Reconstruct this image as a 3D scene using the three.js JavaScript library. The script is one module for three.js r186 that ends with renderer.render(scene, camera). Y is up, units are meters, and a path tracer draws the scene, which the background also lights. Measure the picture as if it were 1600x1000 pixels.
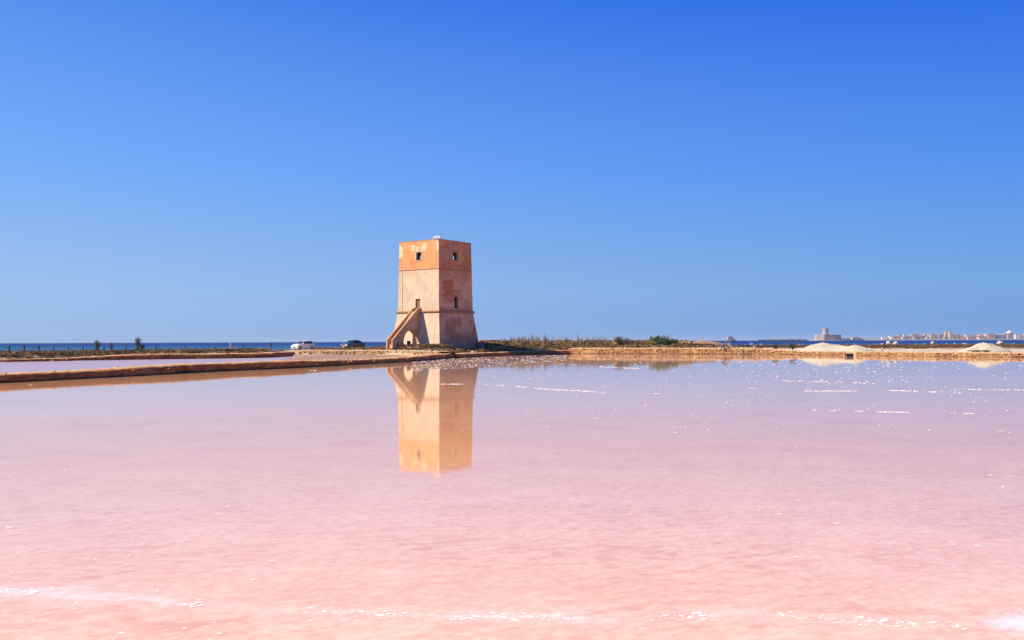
import * as THREE from 'three';
import { mergeGeometries, mergeVertices, toCreasedNormals } from 'three/addons/utils/BufferGeometryUtils.js';
import { ConvexGeometry } from 'three/addons/geometries/ConvexGeometry.js';
import { RoundedBoxGeometry } from 'three/addons/geometries/RoundedBoxGeometry.js';
import { MarchingCubes } from 'three/addons/objects/MarchingCubes.js';

// ------------------------------------------------------------------ camera, sky, sun, exposure
const scene = new THREE.Scene();
const EYE = 2.03, F = 1473;                                   // eye height above the brine, focal length in photo pixels
const camera = new THREE.PerspectiveCamera(2 * Math.atan(500 / F) * 180 / Math.PI, 1.6, 0.1, 60000);
camera.position.set(0, EYE, 0);
camera.rotation.order = 'YXZ';
camera.rotation.set(Math.atan(33 / F), 0, -0.0036);
scene.add(camera);

const renderer = new THREE.WebGLRenderer({ antialias: true });
renderer.setSize(1024, 640);
renderer.toneMapping = THREE.LinearToneMapping;
renderer.toneMappingExposure = 1.6;
renderer.shadowMap.enabled = true;

const SUN_AZ = 77 * Math.PI / 180, SUN_EL = 42 * Math.PI / 180; // azimuth counted from «towards the camera» round to the left
const sunDir = new THREE.Vector3(-Math.sin(SUN_AZ) * Math.cos(SUN_EL), Math.sin(SUN_EL), Math.cos(SUN_AZ) * Math.cos(SUN_EL));
const sun = new THREE.DirectionalLight(new THREE.Color().setRGB(1.0, 0.88, 0.70), 4.7);
sun.target.position.set(-5, 0, -110);
sun.position.copy(sun.target.position).addScaledVector(sunDir, 300);
sun.castShadow = true;
Object.assign(sun.shadow.camera, { left: -140, right: 140, top: 140, bottom: -140, near: 1, far: 700 });
sun.shadow.mapSize.set(2048, 2048);
scene.add(sun, sun.target);

const lin = (c) => { c /= 255; return c <= 0.04045 ? c / 12.92 : ((c + 0.055) / 1.055) ** 2.4; };
{
  // clear sky: colour by height, brighter round the sun's side
  const el = [0, 3, 10, 20, 35, 90];
  const toSun = [[156, 188, 230], [155, 192, 237], [118, 172, 249], [72, 137, 236], [48, 106, 214], [34, 78, 176]];
  const away = [[108, 153, 214], [115, 164, 225], [78, 144, 237], [29, 99, 228], [26, 86, 206], [26, 68, 170]];
  const W = 1024, H = 512, data = new Float32Array(W * H * 4);
  const sunAz = Math.atan2(sunDir.z, sunDir.x), ex = 1 / renderer.toneMappingExposure;
  for (let j = 0; j < H; j++) {
    const e = Math.max(0, ((j + 0.5) / H * 180 - 90));
    let k = 0; while (k < el.length - 2 && e > el[k + 1]) k++;
    const f = Math.min(1, Math.max(0, (e - el[k]) / (el[k + 1] - el[k])));
    for (let i = 0; i < W; i++) {
      const az = ((i + 0.5) / W - 0.5) * 2 * Math.PI;
      const s = Math.cos(az - sunAz);
      let m = (s + 0.75) / 0.98; m = m < 0 ? m * 0.4 : m > 1 ? 1 + 0.35 * (1 - Math.exp(-(m - 1) * 2)) : m;
      for (let c = 0; c < 3; c++) {
        const a = lin(away[k][c]) * (1 - f) + lin(away[k + 1][c]) * f, b = lin(toSun[k][c]) * (1 - f) + lin(toSun[k + 1][c]) * f;
        data[(j * W + i) * 4 + c] = Math.max(0, a + (b - a) * m) * ex;
      }
      data[(j * W + i) * 4 + 3] = 1;
    }
  }
  const sky = new THREE.DataTexture(data, W, H, THREE.RGBAFormat, THREE.FloatType);
  sky.mapping = THREE.EquirectangularReflectionMapping;
  sky.magFilter = THREE.LinearFilter; sky.minFilter = THREE.LinearFilter; sky.needsUpdate = true;
  scene.background = sky; scene.environment = sky;
}

// ------------------------------------------------------------------ helpers
let seed = 1234567;
const rnd = () => { seed |= 0; seed = seed + 0x6D2B79F5 | 0; let t = Math.imul(seed ^ seed >>> 15, 1 | seed); t = t + Math.imul(t ^ t >>> 7, 61 | t) ^ t; return ((t ^ t >>> 14) >>> 0) / 4294967296; };
const rr = (a, b) => a + (b - a) * rnd();
const clamp = (x, a = 0, b = 1) => Math.min(b, Math.max(a, x));
const sst = (a, b, x) => { const t = clamp((x - a) / (b - a)); return t * t * (3 - 2 * t); };
const mix = (a, b, t) => a + (b - a) * t;
const mix3 = (a, b, t) => [mix(a[0], b[0], t), mix(a[1], b[1], t), mix(a[2], b[2], t)];
const hash = (x, y, s = 0) => { let h = Math.imul(x, 374761393) + Math.imul(y, 668265263) + Math.imul(s, 2147483647 - 1013) | 0; h = Math.imul(h ^ h >>> 13, 1274126177); return ((h ^ h >>> 16) >>> 0) / 4294967296; };
function vnoise(x, y, s = 0, per = 0) {
  const xi = Math.floor(x), yi = Math.floor(y), fx = x - xi, fy = y - yi, u = fx * fx * (3 - 2 * fx), v = fy * fy * (3 - 2 * fy);
  const w = per ? (n) => ((n % per) + per) % per : (n) => n;
  const a = hash(w(xi), w(yi), s), b = hash(w(xi + 1), w(yi), s), c = hash(w(xi), w(yi + 1), s), d = hash(w(xi + 1), w(yi + 1), s);
  return a + (b - a) * u + (c - a) * v + (a - b - c + d) * u * v;
}
function fbm(x, y, s = 0, oct = 4, per = 0) {
  let t = 0, a = 0.5, n = 0;
  for (let o = 0; o < oct; o++) { t += a * vnoise(x, y, s + o * 17, per); n += a; x *= 2; y *= 2; per *= 2; a *= 0.5; }
  return t / n;
}
const table = (t) => (x) => {                                    // linear interpolation in a table of [x, y]
  if (x <= t[0][0]) return t[0][1] + (x - t[0][0]) * (t[1][1] - t[0][1]) / (t[1][0] - t[0][0]);
  for (let i = 0; i < t.length - 1; i++) if (x <= t[i + 1][0]) return t[i][1] + (x - t[i][0]) / (t[i + 1][0] - t[i][0]) * (t[i + 1][1] - t[i][1]);
  const n = t.length - 1; return t[n][1] + (x - t[n][0]) * (t[n][1] - t[n - 1][1]) / (t[n][0] - t[n - 1][0]);
};
const hor = (px) => 535.8 - 0.0035 * px;
const X = (px, D) => (px - 800) / F * D;                          // metres across at distance D
const Y = (py, px, D) => EYE + (hor(px) - py) / F * D;            // height at distance D

function tex(w, h, f, srgb = false) {                             // f(u, v) -> [r, g, b] linear values
  const d = new Uint8Array(w * h * 4);
  const enc = (c) => srgb ? (c <= 0.0031308 ? c * 12.92 : 1.055 * c ** (1 / 2.4) - 0.055) : c;
  for (let j = 0; j < h; j++) for (let i = 0; i < w; i++) {
    const c = f((i + 0.5) / w, (j + 0.5) / h), o = (j * w + i) * 4;
    d[o] = clamp(enc(c[0])) * 255; d[o + 1] = clamp(enc(c[1])) * 255; d[o + 2] = clamp(enc(c[2])) * 255; d[o + 3] = 255;
  }
  const t = new THREE.DataTexture(d, w, h); t.wrapS = t.wrapT = THREE.RepeatWrapping; t.magFilter = THREE.LinearFilter; t.minFilter = THREE.LinearMipmapLinearFilter; t.generateMipmaps = true;
  if (srgb) t.colorSpace = THREE.SRGBColorSpace;
  t.needsUpdate = true; return t;
}
const col = (r, g, b) => new THREE.Color().setRGB(r, g, b);
const mat = (c, roughness = 0.9, extra = {}) => new THREE.MeshStandardMaterial({ color: Array.isArray(c) ? col(...c) : c, roughness, ...extra });
const used = {};
function numbered(name) { const k = used[name] = (used[name] ?? -1) + 1; return k ? `${name}_${String(k).padStart(3, '0')}` : name; }
function tag(o, label, category, group, kind) {
  if (label) o.userData.label = label;
  if (category) o.userData.category = category;
  if (group) o.userData.group = group;
  if (kind) o.userData.kind = kind;
  return o;
}
function base(name, [x, y, z], turn = 0) { const g = new THREE.Group(); g.name = numbered(name); g.position.set(x, y, z); g.rotation.y = turn; scene.add(g); return g; }
function mesh(name, geo, m, parent = scene) {
  const o = new THREE.Mesh(Array.isArray(geo) ? merge(geo) : geo, m); o.name = parent === scene ? numbered(name) : name; o.castShadow = o.receiveShadow = true; parent.add(o); return o;
}
function merge(list) {
  return mergeGeometries(list.map((g) => { const n = g.index ? g.toNonIndexed() : g; for (const k of Object.keys(n.attributes)) if (!['position', 'normal', 'uv', 'color'].includes(k)) n.deleteAttribute(k); if (!n.attributes.uv) n.setAttribute('uv', new THREE.BufferAttribute(new Float32Array(n.attributes.position.count * 2), 2)); return n; }));
}
const bx = (w, h, d, x = 0, y = 0, z = 0, ry = 0) => { const g = new THREE.BoxGeometry(w, h, d); if (ry) g.rotateY(ry); return g.translate(x, y, z); };
const rbx = (w, h, d, r, x = 0, y = 0, z = 0) => new RoundedBoxGeometry(w, h, d, 2, r).translate(x, y, z);
function bar(a, b, r0, r1 = r0, seg = 7) {                         // a tapered rod between two points
  const A = new THREE.Vector3(...a), B = new THREE.Vector3(...b), d = B.clone().sub(A), g = new THREE.CylinderGeometry(r1, r0, d.length(), seg);
  g.translate(0, d.length() / 2, 0); g.applyQuaternion(new THREE.Quaternion().setFromUnitVectors(new THREE.Vector3(0, 1, 0), d.normalize())); return g.translate(A.x, A.y, A.z);
}
function rock(w, h, d, s, rough = 0.28, detail = 1) {              // a knobbly stone, flat underneath
  const g = mergeVertices(new THREE.IcosahedronGeometry(1, detail).deleteAttribute('uv').deleteAttribute('normal')), p = g.attributes.position;
  for (let i = 0; i < p.count; i++) {
    const k = 1 - rough + 2 * rough * hash(i, s, 5);
    p.setXYZ(i, p.getX(i) * k * w / 2, Math.max(p.getY(i) * k, -0.55) * h / 2, p.getZ(i) * k * d / 2);
  }
  const n = toCreasedNormals(g, 0.6); return n;
}
// grid surface from f(i, j) -> {p:[x,y,z], c:[r,g,b], uv:[u,v]}
function surface(ni, nj, f) {
  const pos = new Float32Array(ni * nj * 3), c = new Float32Array(ni * nj * 3), uv = new Float32Array(ni * nj * 2), idx = [];
  for (let j = 0; j < nj; j++) for (let i = 0; i < ni; i++) {
    const k = j * ni + i, v = f(i, j); pos.set(v.p, k * 3); c.set(v.c ?? [1, 1, 1], k * 3); uv.set(v.uv ?? [0, 0], k * 2);
    if (i && j) { const a = k - ni - 1, b = k - ni, d = k - 1; if (!v.skip) idx.push(a, b, k, a, k, d); }
  }
  const g = new THREE.BufferGeometry();
  g.setAttribute('position', new THREE.BufferAttribute(pos, 3)); g.setAttribute('color', new THREE.BufferAttribute(c, 3)); g.setAttribute('uv', new THREE.BufferAttribute(uv, 2));
  g.setIndex(idx); g.computeVertexNormals(); return g;
}

// ------------------------------------------------------------------ shared materials
const grain = tex(512, 512, (u, v) => { const a = fbm(u * 16, v * 16, 3, 5, 16), b = fbm(u * 64, v * 64, 9, 3, 64), k = 0.62 + 0.46 * a + 0.3 * (b - 0.5); return [k, k, k]; });
const grainBump = tex(512, 512, (u, v) => { const a = fbm(u * 24, v * 24, 31, 5, 24); return [a, a, a]; });
const soilMat = new THREE.MeshStandardMaterial({ vertexColors: true, map: grain, bumpMap: grainBump, bumpScale: 0.05, roughness: 0.95 });
const M = {
  wood: mat([0.09, 0.065, 0.05], 0.85), darkWood: mat([0.05, 0.02, 0.015], 0.8), paleWood: mat([0.62, 0.5, 0.3], 0.8),
  white: mat([0.75, 0.74, 0.72], 0.5), salt: mat([0.84, 0.79, 0.76], 0.75), glass: new THREE.MeshPhysicalMaterial({ color: col(0.02, 0.025, 0.03), roughness: 0.06, ior: 1.5 }),
  tyre: mat([0.018, 0.018, 0.02], 0.85), rim: mat([0.42, 0.42, 0.44], 0.35, { metalness: 0.8 }), black: mat([0.02, 0.02, 0.022], 0.5),
  iron: mat([0.06, 0.045, 0.04], 0.7, { metalness: 0.3 }), rope: mat([0.1, 0.085, 0.07], 0.95),
};

// ------------------------------------------------------------------ ground plan
// left bank of the salt pan: D -> x of its waterline; right bank: x -> D of its waterline
const L1 = table([[2, -46], [30, -33.5], [47.5, -25.8], [56, -22.9], [64.6, -20.6], [74.2, -16.4], [83.5, -13.4], [93.4, -10.3], [114, -7.0], [128, -3.3], [140, 1.2], [150, 9.3]]);
const R1 = table([[9.3, 150], [14, 145.5], [24, 141], [36, 133.5], [44.8, 121], [49.2, 113], [57.4, 106], [80, 97], [130, 80]]);
const L2 = table([[-120, 86], [-70, 94], [-54, 99], [-50, 106], [-45, 111], [-38, 117], [-32, 121]]);
const W1 = table([[-36, 138], [-28, 136], [-18, 130], [-12, 121], [-8.5, 112]]);
const COAST = table([[-130, 150], [-60, 148], [-35, 151], [-15, 162], [10, 176], [40, 186], [130, 190]]);
const dL = (x, D) => (L1(D) - x) * 0.9, dR = (x, D) => x < 9.3 ? -1 : (D - R1(x)) * 0.88;
function landHeight(x, D) {
  const l = dL(x, D), r = dR(x, D), n = fbm(x * 0.35, D * 0.35, 2, 4) - 0.5, nn = fbm(x * 0.09, D * 0.09, 8, 3) - 0.5;
  let h;
  if (l <= 1.1 && r <= 1.1) return -0.45;
  if (l > 0 && x < 9.3) {
    // west of the left bank
    const ground = mix(mix(0.5, 0.82, sst(-75, -36, x)), 1.5, sst(-24, -14, x)) + 0.12 * nn;
    if (x < -33) h = D < L2(x) + 2.3 ? -0.4 : mix(0.42, ground, sst(2, 9, D - L2(x)));
    else if (x < -9.2 && D < W1(x) + 1.0) {
      const mud = sst(-4.5, 3.5, x - (-25 - (D - 100) * 0.2) + n * 5);
      h = mix(-0.3, 0.1 + 0.12 * n + 0.1 * sst(10, 0, W1(x) - D), mud);
      if (l < 2.0) h = -0.25;
    } else {
      const s = Math.min(l, x < -8.5 ? (D - W1(x)) : 99);
      h = x < -8.5 ? mix(0.78, ground, sst(2, 8, s)) : mix(0.3, mix(ground, 1.35, sst(-10, 2, x)), sst(0.8, 11, s));
      if (x < -8.5 && l < 6) h = Math.min(h, mix(0.3, 0.9, sst(1, 6, l)));
    }
    h += 0.1 * n;
  } else {
    // east: bank, pale working strip, then scrub up to the shore
    const up = mix(1.35, 0.9, sst(25, 45, x)), e = sst(33, 40, x);
    h = mix(mix(0.72, up, sst(3, 14, r)), mix(0.46, up, sst(24, 34, r)), e) + 0.1 * n * (1 - 0.6 * e);
  }
  const c = COAST(x) + 5 * nn;
  h = mix(h, -1.0, sst(-4, 6, D - c));
  return h;
}
const PALE = [0.56, 0.42, 0.26], MUD = [0.36, 0.2, 0.125], SOIL = [0.2, 0.12, 0.07], SANDY = [0.5, 0.36, 0.2];
function landColor(x, D) {
  const l = dL(x, D), r = dR(x, D), a = fbm(x * 0.5, D * 0.5, 21, 4), b = fbm(x * 0.14, D * 0.14, 22, 3);
  let c = SOIL;
  if (l > 0 && x < 9.3) {
    if (x < -33) c = mix3(SANDY, SOIL, sst(2, 4, D - L2(x) + 4 * (a - 0.5)));
    else if (x < -8.5) {
      const w = D - W1(x);
      c = w < -0.8 ? mix3(mix3(MUD, [0.45, 0.28, 0.2], sst(0.45, 0.65, a)), PALE, 0.5 * sst(0.55, 0.7, b)) : mix3(PALE, SOIL, sst(5, 9, w + 5 * (a - 0.5)));
      if (x < -19 && w > 0) c = mix3(PALE, SANDY, a);
    } else c = mix3(SANDY, SOIL, sst(2.2, 3.6, l + 3 * (a - 0.5)));
  } else {
    const e = sst(33, 40, x);
    c = mix3(mix3(SANDY, SOIL, sst(3, 5, r + 3 * (a - 0.5))), mix3([0.66, 0.52, 0.34], SOIL, sst(27, 32, r + 5 * (a - 0.5))), e);
  }
  return mix3(c, mix3(c, [0.1, 0.06, 0.04], 0.5), sst(0.5, 0.75, a));
}

// ------------------------------------------------------------------ the setting
{
  const seabed = mesh('ground', surface(3, 3, (i, j) => ({ p: [(i - 1) * 16000, -3, (1 - j) * 16000 - 100], c: SOIL, uv: [i * 4000, j * 4000] })), soilMat);
  tag(seabed, 'brown ground under the pans and the sea', null, null, 'structure');

  const x0 = -112, x1 = 128, d0 = 58, d1 = 204, st = 0.5, ni = Math.round((x1 - x0) / st) + 1, nj = Math.round((d1 - d0) / st) + 1;
  const terrain = mesh('terrain', surface(ni, nj, (i, j) => {
    const x = x0 + i * st, D = d0 + j * st; let h = landHeight(x, D);
    return { p: [x, h, -D], c: landColor(x, D), uv: [x / 3, D / 3] };
  }), soilMat);
  tag(terrain, 'low brown coastal land with pale paths between the salt pans and the sea', null, null, 'structure');

  // the bank the photographer stands on
  const near = mesh('bank', surface(61, 41, (i, j) => {
    const x = (i - 30) * 4, z = -4.2 + j * 1.5; const n = fbm(x * 0.2, z * 0.4, 4, 3) - 0.5;
    return { p: [x, j === 0 ? -0.5 : 0.35 * sst(0, 2, j) + 0.1 * n, -(-z)], c: mix3(PALE, SANDY, n + 0.5), uv: [x / 3, z / 3] };
  }), new THREE.MeshStandardMaterial({ vertexColors: true, map: grain, roughness: 0.95, side: THREE.DoubleSide }));
  tag(near, 'sandy bank along the near edge of the pink salt pan', null, null, 'structure');
}

// brine: pink milky water over a salt floor
const brineMap = tex(2048, 2048, (u, v) => {
  const w = fbm(u * 16, v * 16, 51, 3, 16) * 0.5, a = fbm(u * 34 + w, v * 46 + w, 41, 4, 2), b = fbm(u * 96, v * 128, 43, 3, 32), c = fbm(u * 10, v * 10, 47, 3, 10);
  const k = sst(0.3, 0.7, 0.36 * a + 0.46 * b + 0.18 * c);
  return mix3([0.87, 0.78, 0.75], [1, 0.995, 0.985], k);
}, false);
const brineBump = tex(512, 512, (u, v) => { const a = fbm(u * 20, v * 28, 61, 4, 4); return [a, a, a]; });
const brineMat = new THREE.MeshPhysicalMaterial({ vertexColors: true, map: brineMap, roughness: 0.035, ior: 1.38, bumpMap: brineBump, bumpScale: 0.0005 });
const PINK = [0.88, 0.46, 0.21];
const crustD = table([[-8, 8.15], [-3.9, 7.75], [-3.2, 7.55], [-1.9, 7.2], [-0.5, 7.02], [0.8, 6.95], [1.8, 7.05], [3, 6.75], [8, 6.6]]);  // line of the floating salt before the camera
function brineColor(x, D) {
  let c = PINK.slice();
  const n = fbm(x * 0.6, D * 0.9, 71, 4), m = fbm(x * 1.7, (D - 0.2 * x) * 3.6, 72, 4), q = D < 22 ? fbm(x * 4.6, (D - 0.2 * x) * 13, 73, 4) : 0.5;
  c = mix3(c, [0.83, 0.40, 0.18], 0.6 * sst(0.45, 0.7, n));
  const near = sst(20, 6.8, D), mid = sst(21, 9, D);
  c = mix3(c, mix3([0.85, 0.46, 0.275], [0.91, 0.59, 0.375], sst(0.3, 0.7, 0.5 * m + 0.5 * q)), near);
  c = mix3(c, [0.70, 0.29, 0.14], 0.5 * mid * sst(0.52, 0.66, 0.25 * m + 0.75 * q) * sst(0.25, 0.55, n));
  c = mix3(c, [0.9, 0.68, 0.47], 0.5 * near * sst(0.47, 0.3, 0.25 * m + 0.75 * q));
  const off = D - crustD(x) + 0.32 * (m - 0.5) + 0.16 * (q - 0.5), band = (Math.exp(-((off / 0.1) ** 2)) + 0.4 * Math.exp(-((off / 0.26) ** 2))) * (0.35 + 0.65 * sst(0.25, 0.6, fbm(x * 0.9, 3, 75, 3))) * (1 - 0.7 * sst(1.0, 2.2, x));
  c = mix3(c, [0.92, 0.74, 0.58], Math.min(1, 0.65 * band));
  const shallow = sst(7.3, 6.3, D + 1.6 * (m - 0.5) + 1.2 * (n - 0.5) - 0.05 * x);
  c = mix3(c, [0.88, 0.63, 0.42], 0.6 * shallow);
  const crust = sst(1.1, 0.5, Math.hypot((x - 3.95) * 1.4, (D - 6.7) * 2.2) + 0.9 * (m - 0.5));
  c = mix3(c, [0.86, 0.8, 0.7], crust);
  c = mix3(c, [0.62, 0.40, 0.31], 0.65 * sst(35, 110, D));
  return c;
}
function brine(name, nj, ni, Dof, xl, xr, label, m = brineMat) {
  const o = mesh(name, surface(ni, nj, (i, j) => {
    const D = Dof(j / (nj - 1)), t = i / (ni - 1), a = xl(D), b = xr(D);
    const x = D < 27 && a < -12 && b > 12 ? (() => { const e = Math.max(6, D * 0.66); return t < 0.05 ? mix(a, -e, t / 0.05) : t > 0.95 ? mix(e, b, (t - 0.95) / 0.05) : mix(-e, e, (t - 0.05) / 0.9); })() : mix(a, b, t);
    return { p: [x, 0, -D], c: m === brineMat ? brineColor(x, D) : [1, 1, 1], uv: [(x * 0.83 + D * 0.56) / 6.1, (D * 0.83 - x * 0.56) / 6.1] };
  }), m);
  return tag(o, label, null, null, 'structure');
}
const joined = 26;
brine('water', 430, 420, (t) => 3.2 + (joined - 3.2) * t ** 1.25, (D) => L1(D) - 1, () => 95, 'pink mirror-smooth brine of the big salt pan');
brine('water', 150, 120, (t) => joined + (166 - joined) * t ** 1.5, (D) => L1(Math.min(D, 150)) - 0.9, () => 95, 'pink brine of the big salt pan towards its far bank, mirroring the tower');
brine('water', 40, 40, (t) => mix(20, 142, t), (D) => -118, (D) => L1(D) - 1.0, 'strip of pale pink brine in the pan behind the long low bank', new THREE.MeshPhysicalMaterial({ color: col(0.47, 0.34, 0.34), map: brineMap, roughness: 0.3, ior: 1.33 }));

{
  // the sea
  const seaMap = tex(512, 512, (u, v) => { const a = fbm(u * 6, v * 40, 81, 4, 2), b = fbm(u * 3, v * 12, 83, 3, 1); const k = 0.66 + 0.4 * a + 0.3 * (b - 0.5); return [k, k, k]; });
  const m = new THREE.MeshPhysicalMaterial({ vertexColors: true, map: seaMap, roughness: 0.6, specularIntensity: 0.14, bumpMap: seaMap, bumpScale: 0.6 });
  const nj = 50;
  const sea = mesh('sea', surface(41, nj, (i, j) => {
    const D = 120 * (12500 / 120) ** (j / (nj - 1)), x = (i / 20 - 1) * D * 1.3 + (j === 0 ? 0 : 0);
    const t = sst(180, 900, D);
    return { p: [x, -0.28, -D], c: mix3([0.03, 0.13, 0.24], [0.006, 0.035, 0.17], t), uv: [x / 160, D / 160] };
  }), m);
  tag(sea, 'deep blue open sea up to the horizon', null, null, 'structure');
}

// ------------------------------------------------------------------ banks and walls
// sweeps an uneven cross-section along a line of [x, D] points; side = +1 when the water lies to the right of the direction of travel
function bank(name, pts, H, topW, back, cFace, cTop, label, category, opt = {}) {
  const curve = new THREE.CatmullRomCurve3(pts.map(([x, D]) => new THREE.Vector3(x, 0, -D)), false, 'centripetal');
  const len = curve.getLength(), n = Math.round(len / (opt.step ?? 0.22)), P = curve.getSpacedPoints(n);
  const prof = [[-0.25, -0.4], [-0.08, -0.05], [0, 0.1], [0.05, 0.3], [0.1, 0.55], [0.15, 0.78], [0.22, 0.92], [0.36, 1.0], [0.3 + topW * 0.25, 1.0], [0.3 + topW * 0.5, 1.02], [0.3 + topW * 0.75, 0.98], [0.3 + topW, 0.9], [0.3 + topW + back * 0.5, 0.3], [0.3 + topW + back, -0.7]];
  const sd = opt.seed ?? 1;
  const g = root(name, label, category);
  const body = mesh('earthwork', surface(prof.length, n + 1, (i, j) => {
    const a = P[Math.max(0, j - 1)], b = P[Math.min(n, j + 1)], t = b.clone().sub(a).normalize(), q = new THREE.Vector3(t.z, 0, -t.x); // q: to the left of travel = inland
    const s = j / n * len, h = (typeof H === 'function' ? H(s / len) : H) * (0.9 + 0.22 * fbm(s * 0.25, 3, sd, 3));
    const face = i < 8, n1 = fbm(s * 1.9, i * 1.1, sd + 5, 4) - 0.5, n2 = fbm(s * 0.23, i * 0.2, sd + 9, 3) - 0.5;
    const off = prof[i][0] + (face ? 0.34 * n1 + 0.25 * n2 : 0.2 * n1) * (opt.rough ?? 1), y = prof[i][1] * h + (face && i > 2 ? 0.08 * n1 : 0.14 * n1 * (i < 12 ? 1 : 0));
    const dk = fbm(s * 1.1, i * 0.9, sd + 13, 4), top = sst(5.5, 7.2, i + 2.5 * (dk - 0.5)) * (1 - sst(11, 13, i));
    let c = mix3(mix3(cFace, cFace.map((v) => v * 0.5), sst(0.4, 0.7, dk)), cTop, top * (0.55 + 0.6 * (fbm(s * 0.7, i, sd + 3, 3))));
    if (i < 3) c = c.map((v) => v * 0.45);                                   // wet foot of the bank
    return { p: [P[j].x + q.x * off, y, P[j].z + q.z * off], c, uv: [s / 2, i * 0.12] };
  }), soilMat2, g);
  // stones and clods lying along the crest and stuck in the face
  const stones = []; const variants = [0, 1, 2, 3, 4].map((k) => rock(1, 0.75, 0.8, k + 3, 0.25, 1));
  const m4 = new THREE.Matrix4(), e = new THREE.Euler(), qn = new THREE.Quaternion();
  const count = Math.round(len * (opt.stones ?? 3));
  for (let k = 0; k < count; k++) {
    const s = rnd(), j = Math.min(n - 1, Math.max(1, Math.round(s * n))), t = P[Math.min(n, j + 1)].clone().sub(P[j - 1]).normalize(), q = new THREE.Vector3(t.z, 0, -t.x);
    const h = (typeof H === 'function' ? H(s) : H), inFace = rnd() < (opt.inFace ?? 0.4), off = inFace ? rr(0.0, 0.15) : rr(0.15, opt.spread ?? 0.9), y = inFace ? rr(0.12, 0.9) * h : h * rr(0.92, 1.02);
    const sc = rr(0.1, 0.34) * (opt.size ?? 1), c = inFace ? mix3(cFace, cTop, rr(0, 0.6)) : mix3(cTop, [cTop[0] * 1.15, cTop[1] * 1.15, cTop[2] * 1.15], rnd());
    const gg = variants[k % 5].clone(); e.set(rr(-0.3, 0.3), rr(0, 6.28), rr(-0.3, 0.3)); qn.setFromEuler(e);
    gg.applyMatrix4(m4.compose(new THREE.Vector3(P[j].x + q.x * off, y, P[j].z + q.z * off), qn, new THREE.Vector3(sc * rr(0.8, 1.5), sc * rr(0.5, 0.9), sc)));
    const ca = new Float32Array(gg.attributes.position.count * 3); const f = rr(0.75, 1.1); for (let v = 0; v < ca.length; v += 3) { ca[v] = c[0] * f; ca[v + 1] = c[1] * f; ca[v + 2] = c[2] * f; }
    gg.setAttribute('color', new THREE.BufferAttribute(ca, 3)); stones.push(gg);
  }
  tag(mesh('stones', stones, stoneMat, g), null, null, null, 'stuff');
  return g;
}
function root(name, label, category, pos = [0, 0, 0], turn = 0, group) { const g = base(name, pos, turn); return tag(g, label, category, group); }
const soilMat2 = new THREE.MeshStandardMaterial({ vertexColors: true, map: grain, bumpMap: grainBump, bumpScale: 0.06, roughness: 0.95, side: THREE.DoubleSide });
const stoneMat = new THREE.MeshStandardMaterial({ vertexColors: true, roughness: 0.95 });

const l1pts = []; for (let D = 18; D <= 149; D += 6) l1pts.push([L1(D), D]); l1pts.push([9.3, 150]);
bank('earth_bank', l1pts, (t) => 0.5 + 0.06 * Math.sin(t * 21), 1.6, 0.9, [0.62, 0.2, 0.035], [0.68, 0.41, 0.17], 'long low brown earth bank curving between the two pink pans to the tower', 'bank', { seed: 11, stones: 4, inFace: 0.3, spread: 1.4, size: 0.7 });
const r1pts = [[9.0, 151]]; for (let x = 11; x <= 96; x += 5) r1pts.push([x, R1(x)]);
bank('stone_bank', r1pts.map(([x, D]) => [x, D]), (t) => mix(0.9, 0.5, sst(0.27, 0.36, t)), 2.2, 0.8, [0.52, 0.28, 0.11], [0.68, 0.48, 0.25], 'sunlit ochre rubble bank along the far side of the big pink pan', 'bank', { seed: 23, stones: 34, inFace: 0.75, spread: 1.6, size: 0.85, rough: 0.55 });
const l2pts = []; for (let x = -112; x <= -34; x += 4) l2pts.push([x, L2(x) - 0.2]); l2pts.push([-32.2, 121.5], [-31.4, 126], [-31.2, 131], [-31.6, 137.5]);
bank('earth_bank', l2pts, (t) => mix(0.3, 0.62, sst(0.62, 0.72, t)), 2.4, 1.2, [0.54, 0.165, 0.035], [0.66, 0.41, 0.18], 'dark earth bank on the far side of the second pan, scrub growing on it', 'bank', { seed: 37, stones: 3, spread: 1.8, size: 0.8 });
bank('stone_wall', [[-31.2, 137.6], [-28, 136.2], [-23, 133.4], [-18, 130.2], [-14.5, 125.5], [-12, 121], [-10, 116], [-9, 113]], 0.82, 1.8, 0.8, [0.44, 0.25, 0.12], [0.66, 0.49, 0.3], 'low rubble wall holding the pale track below the tower and the cars', 'wall', { seed: 41, stones: 16, inFace: 0.6, spread: 1.6 });

// ------------------------------------------------------------------ the tower
const TOWER = { D: 139.6, px: 680.6 };
const sight = Math.atan2(TOWER.px - 800, F);                           // direction in which the tower stands
const tc = new THREE.Vector3(X(TOWER.px, TOWER.D), 0, -TOWER.D);
const dirN = (deg) => { const a = deg * Math.PI / 180 + sight; return new THREE.Vector3(-Math.sin(a), 0, Math.cos(a)); }; // measured from «towards the camera», positive to the left
const N = [dirN(40), dirN(-50), dirN(-140), dirN(130)];                 // two walls in view, two behind
const GY = 1.45, LEDGE = 6.25, BAND = 12.45, TOPY = 16.7;
const halfAt = table([[GY - 0.6, 4.68], [LEDGE, 3.93], [BAND, 3.82], [TOPY, 3.76]]);

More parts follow.
